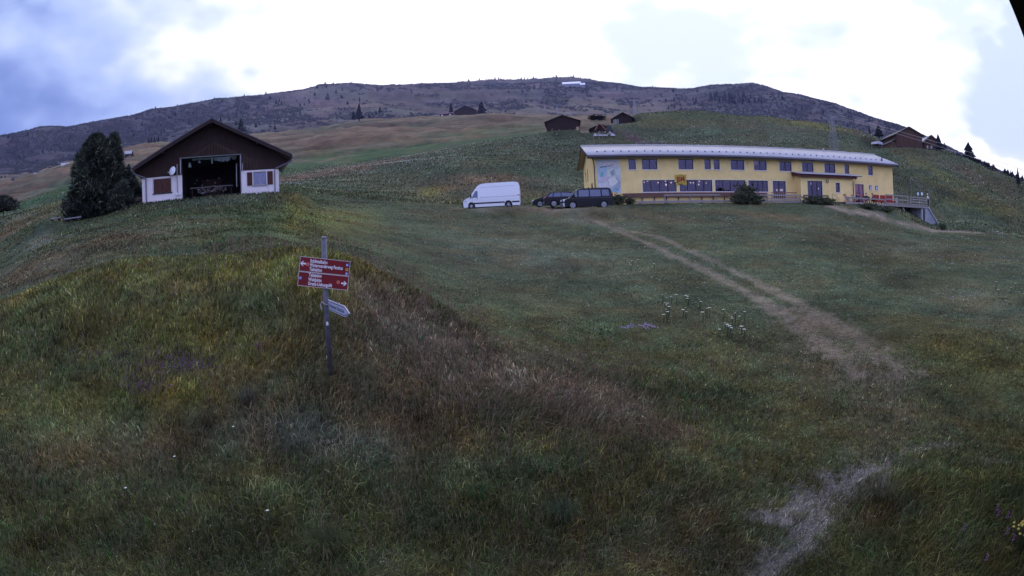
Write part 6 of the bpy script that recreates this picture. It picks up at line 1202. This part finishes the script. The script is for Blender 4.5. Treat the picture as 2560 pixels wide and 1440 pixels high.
def inside_buildings(X, Y):
    c, s = math.cos(BY), math.sin(BY); dx, dy = X-BO[0], Y-BO[1]; u = dx*c+dy*s; v = -dx*s+dy*c; bad = (u > -4.2) & (u < 38.5) & (v > -1.9) & (v < 9.2); bad |= (u > 26) & (u < 41.5) & (v > -4.1) & (v < 1)
    c, s = math.cos(HY), math.sin(HY); dx, dy = X-HO[0], Y-HO[1]; u = dx*c+dy*s; v = -dx*s+dy*c; bad |= (u > -.1) & (u < 11.5) & (v > -.05) & (v < 9.6)
    for P in (VAN, SMALL, WAGON, BUS): bad |= (abs(X-P.x) < 2.9) & (abs(Y-P.y) < 1.2)
    return bad
def blades(n, r0, r1, hfun, name, label, wmin=.0045, wk=.0017, seed=5, tone=None, segs=2, az=66):
    g = np.random.default_rng(seed); a = np.radians(g.uniform(-az, az, n)); r = np.exp(g.uniform(math.log(r0), math.log(r1), n)); X, Y = r*np.sin(a), r*np.cos(a)
    ok = ~inside_buildings(X, Y); X, Y, r = X[ok], Y[ok], r[ok]; z, px, py, col = cover(X, Y)
    dirt = paint.bare; tall = hfun(X, Y, r, px, py); ok = g.random(len(X)) > dirt*.86; X, Y, r, z, px, py, col, dirt, tall = [q[ok] for q in (X, Y, r, z, px, py, col, dirt, tall)]
    n = len(X); h = tall*(1-.55*dirt)*g.uniform(.55, 1.25, n); w = np.maximum(wmin, wk*r)*g.uniform(.7, 1.3, n); yaw = g.uniform(0, 2*np.pi, n); lean = g.uniform(.25, 1.35, n); wind = fbm(X/1.3, Y/1.3, 5, 2)*1.2+.4
    ld = np.arctan2(g.standard_normal(n)*.8, g.standard_normal(n)*.8+wind); dx, dy = np.cos(ld)*lean, np.sin(ld)*lean; sx, sy = np.cos(yaw)*w/2, np.sin(yaw)*w/2
    B_ = np.c_[X, Y, z-.02]; S_ = np.c_[sx, sy, 0*sx]; Mv = B_+np.c_[dx*h*.32, dy*h*.32, h*.62]; T = B_+np.c_[dx*h*.95, dy*h*.95, h*(1-.25*lean**2)]
    V = np.stack([B_-S_, B_+S_, Mv+S_*.8, Mv-S_*.8, T], 1).reshape(-1, 3); b0 = np.arange(n)*5
    F_ = np.concatenate([np.stack([b0, b0+1, b0+2], -1), np.stack([b0, b0+2, b0+3], -1), np.stack([b0+3, b0+2, b0+4], -1)])
    br = 1.15*np.exp(.55*g.standard_normal(n))[:, None]; cl = fbm(X/.22, Y/.22, 201, 3, .7)*.75*ramp(r, 5, 12)+fbm(X/.75, Y/.75, 203, 3)*.6; cc = col*br*np.exp(cl)[:, None]*1.04; warm = fbm(X/.4, Y/.4, 207, 2)[:, None]; cc = cc*(1+warm*np.array([[.14, .0, -.12]]))
    dry = g.random(n); k = dry < .14; cc[k] = cc[k]*.4+np.array([.14, .12, .085])*g.uniform(.4, 1.3, (k.sum(), 1)); k = (dry > .88) & (dirt < .3); cc[k] = cc[k]*np.array([.55, .95, .7])
    if tone is not None: cc = cc*.3+np.array(tone)*g.uniform(.5, 1.4, (n, 1))*.7
    return tag(np_mesh(name, V, F_, GM, np.clip(np.repeat(cc, 5, 0), 0, .8)), label, 'grass', kind='stuff')
def hf(X, Y, r, px, py):
    mound = (1-ramp(r, 14.5, 17)); tall = .09+.085*fbm(X/1.6, Y/1.6, 44, 4)+.05*mound; right = ramp(px-1000-(py-700)*1.45, -20, 60)*(1-ramp(py, 1120, 1250))
    tall = tall*(1-.5*right)+.16*np.exp(-(((px-1450)/330)**2+((py-1030)/90)**2))+.10*np.exp(-(((px-2400)/260)**2+((py-1330)/150)**2))+.12*ramp(r, 30, 36)*np.exp(-((px-560)/220)**2)
    return np.clip(tall*(1+.25*ramp(r, 30, 60)), .05, .5)
blades(540000, 3.5, 68, hf, 'meadow_grass', 'dense mixed meadow grass covering the whole near slope')
blades(130000, 66, 235, lambda X, Y, r, px, py: .28+0*r, 'hillside_grass', 'coarse grass tufts on the green hill behind the lodge', wmin=.12, wk=.0016, seed=9, az=64)
# tall dry stalks with seed heads
g = np.random.default_rng(31); n = 30000; a = np.radians(g.uniform(-66, 66, n)); r = np.exp(g.uniform(math.log(3.8), math.log(46), n)); X, Y = r*np.sin(a), r*np.cos(a); z, px, py, col = cover(X, Y)
dens = .35*(1-ramp(r, 14, 18))+.9*np.exp(-(((px-1400)/380)**2+((py-1010)/120)**2))+.5*np.exp(-(((px-700)/400)**2+((py-700)/60)**2))+.4*np.exp(-(((px-2350)/260)**2+((py-1330)/160)**2))+.35*np.exp(-(((px-560)/200)**2+((py-500)/30)**2))+.5*np.exp(-(((px-1000)/180)**2+((py-820)/140)**2))
ok = (g.random(n) < dens*(.6+.8*fbm(X/1.5, Y/1.5, 8, 3))) & ~inside_buildings(X, Y) & (paint.bare < .4); X, Y, r, z = X[ok], Y[ok], r[ok], z[ok]; n = len(X)
h = g.uniform(.25, .55, n); w = np.maximum(.002, .0009*r); ln_ = g.uniform(0, .45, n); ld = g.uniform(0, 6.28, n); T = np.c_[X+np.cos(ld)*ln_*h, Y+np.sin(ld)*ln_*h, z+h]; B_ = np.c_[X, Y, z-.02]; S_ = np.c_[w/2, 0*w, 0*w]; hd = (T-B_)*.22; W3 = S_*3.2
V = np.stack([B_-S_, B_+S_, T, T-hd*.1, T-hd*.4+W3, T+hd*.4, T-hd*.4-W3], 1).reshape(-1, 3); b0 = np.arange(n)*7; F_ = np.concatenate([np.stack([b0, b0+1, b0+2], -1), np.stack([b0+3, b0+4, b0+5], -1), np.stack([b0+3, b0+5, b0+6], -1)])
cc = np.array([.17, .13, .09])*g.uniform(.5, 1.5, (n, 1))*(1+np.array([.2, 0, .25])*(g.random((n, 1)) < .3)); tag(np_mesh('dry_grass_stalks', V, F_, GM, np.repeat(cc, 7, 0)), 'thin dry grass stalks with pale seed heads standing above the meadow', 'grass', kind='stuff')
# small blossoms: white and yellow specks near by, drifts of pale umbels on the green hill, purple thyme on the mound
def petals(X, Y, hgt, size, cols, name, label, lift=.0, g=None):
    n = len(X); z = ground(X, Y)+hgt; g = g or np.random.default_rng(4); K = 3; yaw = g.uniform(0, 6.28, (n, 1)); ang = yaw+np.array([[0, 2.1, 4.2]]); s_ = size[:, None]; tilt = g.uniform(-.5, .5, (n, 3))
    V = np.stack([X[:, None]+s_*np.cos(ang), Y[:, None]+s_*np.sin(ang), z[:, None]+s_*tilt-s_*.35*np.sin(ang)*0], -1)
    V2 = np.stack([X[:, None]+s_*.8*np.cos(ang)*np.array([[1, .2, -1]]), Y[:, None]+s_*.2*np.sin(ang), z[:, None]+s_*np.array([[-.55, .6, -.35]])], -1)
    V = np.concatenate([V, V2], 1).reshape(-1, 3); F_ = np.arange(len(V)).reshape(-1, 3); return tag(np_mesh(name, V, F_, GM, np.repeat(cols, 6, 0)), label, 'flowers', kind='stuff')
n = 110000; a = np.radians(g.uniform(-62, 62, n)); r = np.exp(g.uniform(math.log(70), math.log(225), n)); X, Y = r*np.sin(a), r*np.cos(a); px, py = project(np.c_[X, Y, ground(X, Y)])
dn = .35+.9*fbm(X/14, Y/6, 19, 4)+.35*fbm(X/3, Y/2, 29, 2); reg = np.exp(-(((px-1050)/330)**2+((py-(420-(px-900)*.13))/38)**2))+np.exp(-(((px-1900)/420)**2+((py-345)/26)**2))+.7*np.exp(-(((px-2450)/200)**2+((py-(470+(px-2400)*.25))/60)**2))+.12
ok = (g.random(n) < np.clip(dn*reg*.9, 0, 1)) & ~inside_buildings(X, Y); X, Y, r = X[ok], Y[ok], r[ok]; n = len(X)
petals(X, Y, .42, g.uniform(.08, .20, n)*(r/130)**.8, np.array([.55, .57, .46])*g.uniform(.4, 1.35, (n, 1)), 'umbel_flower_drifts', 'drifts of pale umbel flowers spread over the green hill', g=g)
n = 60000; a = np.radians(g.uniform(-64, 64, n)); r = np.exp(g.uniform(math.log(4.5), math.log(64), n)); X, Y = r*np.sin(a), r*np.cos(a); z, px, py, col = cover(X, Y)
ok = (g.random(n) < (.08+.5*ramp(r, 12, 25)*ramp(px, 900, 1100))*(.5+fbm(X/3, Y/3, 55, 3))) & ~inside_buildings(X, Y); X, Y, r = X[ok], Y[ok], r[ok]; n = len(X); pick = g.random((n, 1))
petals(X, Y, .14, np.maximum(.008, .0017*r)*g.uniform(.6, 1.3, n), np.where(pick < .75, np.array([[.40, .40, .33]]), np.where(pick < .9, np.array([[.30, .27, .07]]), np.array([[.22, .12, .26]])))*g.uniform(.5, 1.1, (n, 1)), 'small_white_blossoms', 'small white and yellow blossoms dotted over the near meadow', g=g)
pts = []
for cx, cy, rx, ry, nn_ in ((430,920,90,32,420),(360,975,60,26,260),(480,930,50,16,160),(240,900,90,20,120),(640,880,60,14,50)):
    for k in range(nn_): pts.append(hit(cx+g.normal()*rx*.6, cy+g.normal()*ry*.6))
X, Y = np.array([p.x for p in pts]), np.array([p.y for p in pts]); petals(X, Y, .12, g.uniform(.010, .02, len(X)), np.array([.16, .06, .20])*g.uniform(.5, 1.3, (len(X), 1)), 'purple_thyme_blossoms', 'purple blossoms spread low over the left mound', g=g)
# umbel plants one can count
um_s = MB().tube([(0, 0, -.05), (.01, 0, .55), (.02, 0, 1.0)], [.012, .009, .006], 5)
stemm = m('green_stem', (.05, .07, .03), .8); umb = m('white_umbel', (.50, .51, .41), .8)
def umbel(loc, h, w, label, group, first={}):
    o = empty('umbel_plant', loc, 0, label, 'flower', group)
    if not first:
        s = MB().tube([(0, 0, -.05), (.03, 0, .6), (.0, 0, 1.0)], [.02, .014, .010], 5).build('stem', stemm, o); hd_ = MB(); rd_ = random.Random(2)
        hd_.ball((0, 0, .03), .5, 10, 4, .10)
        for k in range(34):
            a = rd_.random()*6.28; rr = .46*rd_.random()**.5; hd_.ball((rr*math.cos(a), rr*math.sin(a), .02*rd_.random()+.06*(1-rr*2)), .075, 5, 3, .5)
        hh = hd_.build('flower_head', umb, o); first['s'] = s; first['h'] = hh
    else: s = first['s'].copy(); hh = first['h'].copy(); C.objects.link(s); C.objects.link(hh); s.parent = o; hh.parent = o
    s.scale = (1, 1, h); hh.location = (0, 0, h); hh.scale = (w, w, w); return o
CL = [((1715,782,60,26), 22, 1, 'white umbel of the loose cluster in the middle of the slope'), ((1838,822,42,26), 14, 1, 'white umbel of the small dense cluster left of the track'), ((1798,562,40,10), 16, 1.1, 'white umbel of the upper cluster below the lodge'), ((1500,600,70,14), 9, 1.0, 'single white umbel among grass beside the upper track'), ((1590,665,60,14), 7, .9, 'lone white umbel right of the slope centre'), ((300,533,20,8), 7, 1.0, 'white umbel in the grass before the low conifer shrub'), ((2540,740,60,30), 12, .9, 'white umbel at the right edge of the meadow'), ((1860,610,160,18), 10, .9, 'scattered white umbel below the boardwalk')]
rnd = random.Random(77)
for (cx, cy, rx, ry), nn_, sc_, lab in CL:
    for k in range(nn_):
        p = hit(cx+rnd.uniform(-1, 1)*rx, cy+rnd.uniform(-1, 1)*ry); rr = math.hypot(p.x, p.y); umbel(p, .28*sc_*rnd.uniform(.8, 1.3), max(.11, .0050*rr)*rnd.uniform(.5, 1.15), lab, lab.replace('white umbel', 'white umbels').replace('single white umbels', 'white umbels'))
for (x, y, lab) in ((445,1176,'single bright white umbel low on the left mound'),(325,1256,'lower single white umbel near the bottom left'),(590,1100,'pale umbel on the mound right of the purple patch'),(678,1312,'small white flower left of the bottom tuft')): umbel(hit(x, y), .2, .04, lab, None)
for i, (cx, cy, c_) in enumerate(((1618,822,(.42,.34,.46)),(1571,827,(.34,.30,.50)),(1622,829,(.40,.30,.42)))):
    o = empty('lilac_clover_patch', hit(cx, cy), 0, ('upper', 'left', 'lower')[i]+' of three small lilac flower patches in the mid slope', 'flowers'); g2 = MB(); rd_ = random.Random(i)
    for k in range(26): g2.ball((rd_.gauss(0, .12), rd_.gauss(0, .10), .10+rd_.random()*.05), .018, 5, 3)
    g2.build('blossom', m(f'lilac_{i}', c_, .8), o)
# plants in the lower right corner: yellow composite cut by the edge, pink willowherbs
yp = empty('yellow_flower_plant', hit(2540, 1392), 0, 'clump of yellow flower heads cut by the right edge near the bottom', 'flower'); s = MB(); hd_ = MB(); rd_ = random.Random(8)
for k in range(34):
    x, y, z = rd_.gauss(0, .09), rd_.gauss(0, .09), .30+rd_.random()*.28; s.tube([(0, 0, -.05), (x*.6, y*.6, z*.6), (x, y, z)], .004, 4); MB().ball((x, y, z), .022, 6, 4, .6).build('flower_head', m('dull_yellow_petals', (.50, .42, .10), .7), yp)
s.build('stem', stemm, yp)
for x, y, lab in ((2477,1305,'tallest pink flower spike in the lower right corner'),(2480,1318,'pink flower spike just below the tallest one'),(2503,1325,'pink flower spike right of the tallest one'),(2395,1355,'leftmost pink flower spike in the lower right corner'),(2500,1366,'pink flower spike near the bottom right'),(2515,1383,'lowest right pink flower spike'),(2446,1433,'pink flower spike at the bottom edge'),(2550,1210,'highest pink flower spike at the right edge')):
    o = empty('pink_flower_spike', hit(x, y+14), 0, lab, 'flower', 'pink flower spikes in the lower right corner'); MB().tube([(0, 0, -.03), (.01, 0, .3)], .004, 4).build('stem', stemm, o); g2 = MB()
    for k in range(7): a = k*2.4; g2.ball((.012*math.cos(a), .012*math.sin(a), .24+k*.014), .009, 5, 3)
    g2.build('blossom', m('pink_petals', (.35, .14, .38), .7), o)
# big light grass tuft at the bottom, pebbles on the bare patches
def tuft(px, py, n, h, label, tone, seed):
    p = hit(px, py); g = np.random.default_rng(seed); a = g.random(n)*6.28; r0 = .10*g.random(n)**.5; X, Y = p.x+r0*np.cos(a), p.y+r0*np.sin(a); out = g.uniform(.3, 1.0, n); hh = h*g.uniform(.6, 1.1, n); w = .005
    B_ = np.c_[X, Y, np.full(n, p.z-.03)]; D_ = np.c_[np.cos(a), np.sin(a), 0*a]*out[:, None]; S_ = np.c_[-np.sin(a), np.cos(a), 0*a]*w/2; M1 = B_+D_*hh[:, None]*.35+np.c_[0*a, 0*a, hh*.7]; T = B_+D_*hh[:, None]*.95+np.c_[0*a, 0*a, hh*(.95-.4*out)]
    V = np.stack([B_-S_, B_+S_, M1+S_, M1-S_, T], 1).reshape(-1, 3); b0 = np.arange(n)*5; F_ = np.concatenate([np.stack([b0, b0+1, b0+2], -1), np.stack([b0, b0+2, b0+3], -1), np.stack([b0+3, b0+2, b0+4], -1)])
    o = np_mesh('grass_tuft', V, F_, GM, np.repeat(np.array(tone)*g.uniform(.6, 1.4, (n, 1)), 5, 0)); return tag(o, label, 'grass tuft')
tuft(825,1395,420,.5,'large pale green grass tuft at the bottom left of centre',(.085,.10,.045),1); tuft(1195,1248,120,.28,'small fresh green tuft low in the middle',(.05,.09,.035),2); tuft(1410,1300,200,.34,'grey green tuft right of the small fresh one',(.06,.085,.05),3); tuft(2200,1250,160,.4,'pale bent grass tuft right of the gravel patch',(.11,.11,.07),4); tuft(520,1060,160,.34,'straw coloured tuft on the mound face',(.10,.09,.05),5); tuft(620,1010,160,.36,'pale arching tuft right of the purple patch',(.10,.10,.07),6)
pts = []; rg = np.random.default_rng(12)
for cx, cy, rx, ry, nn_ in ((2000,1310,60,40,420),(2090,1220,70,40,600),(1960,1400,50,40,360),(2160,1180,50,20,160),(2230,1140,60,16,90),(2040,1340,40,50,260),(2360,1110,50,10,60),(2100,880,90,60,200)):
    for k in range(nn_):
        a_x, a_y = cx+rg.normal()*rx*.55, cy+rg.normal()*ry*.55
        if a_y < 1436: pts.append(aztan(a_x, a_y))
# pebble positions from the same directions, set on the ground
P_ = []
for az_, tn_ in pts:
    a = R(az_); rs_ = np.exp(np.linspace(math.log(3.5), math.log(30), 160)); zz4 = ground(rs_*math.sin(a), rs_*math.cos(a)); k = np.nonzero(zz4 >= tn_*rs_)[0]
    if len(k): r_p = rs_[k[0]]*math.exp(rg.uniform(-.022, .004)); P_.append((r_p*math.sin(a), r_p*math.cos(a), gz(r_p*math.sin(a), r_p*math.cos(a))))
P_ = np.array(P_); n = len(P_); oct_ = np.array([(1,0,0),(0,1,0),(-1,0,0),(0,-1,0),(0,0,.7),(0,0,-.5)], float); sz = rg.uniform(.006, .022, n)[:, None, None]*rg.uniform(.7, 1.3, (n, 6, 1)); V = (P_[:, None]+oct_[None]*sz).reshape(-1, 3); b0 = (np.arange(n)*6)[:, None]
F_ = np.concatenate([b0+np.array([f]) for f in ((0,1,4),(1,2,4),(2,3,4),(3,0,4),(1,0,5),(2,1,5),(3,2,5),(0,3,5))])
tag(np_mesh('gravel_stones', V, F_, m('pale_stone', (.26, .23, .21), .9, .3, 40)), 'pale gravel stones on the bare patches of the path at the bottom right', 'gravel', kind='stuff')
# ---------------------------------------------------------------- evening haze
hz_ = MB().box(-2860, 2860, -2860, 2860, float(Z.min())-1.5, float(Z.max())+30).build('haze', mat('haze_air', (1, 1, 1))); hm = hz_.active_material; hm.node_tree.nodes.clear()
o_ = hm.node_tree.nodes.new('ShaderNodeOutputMaterial'); v_ = hm.node_tree.nodes.new('ShaderNodeVolumePrincipled'); hm.node_tree.links.new(v_.outputs[0], o_.inputs['Volume'])
v_.inputs['Color'].default_value = (.50, .57, 1.0, 1); v_.inputs['Density'].default_value = 8.0e-5; v_.inputs['Anisotropy'].default_value = .2
tag(hz_, 'thin bluish evening haze between the slopes', 'haze', kind='stuff')
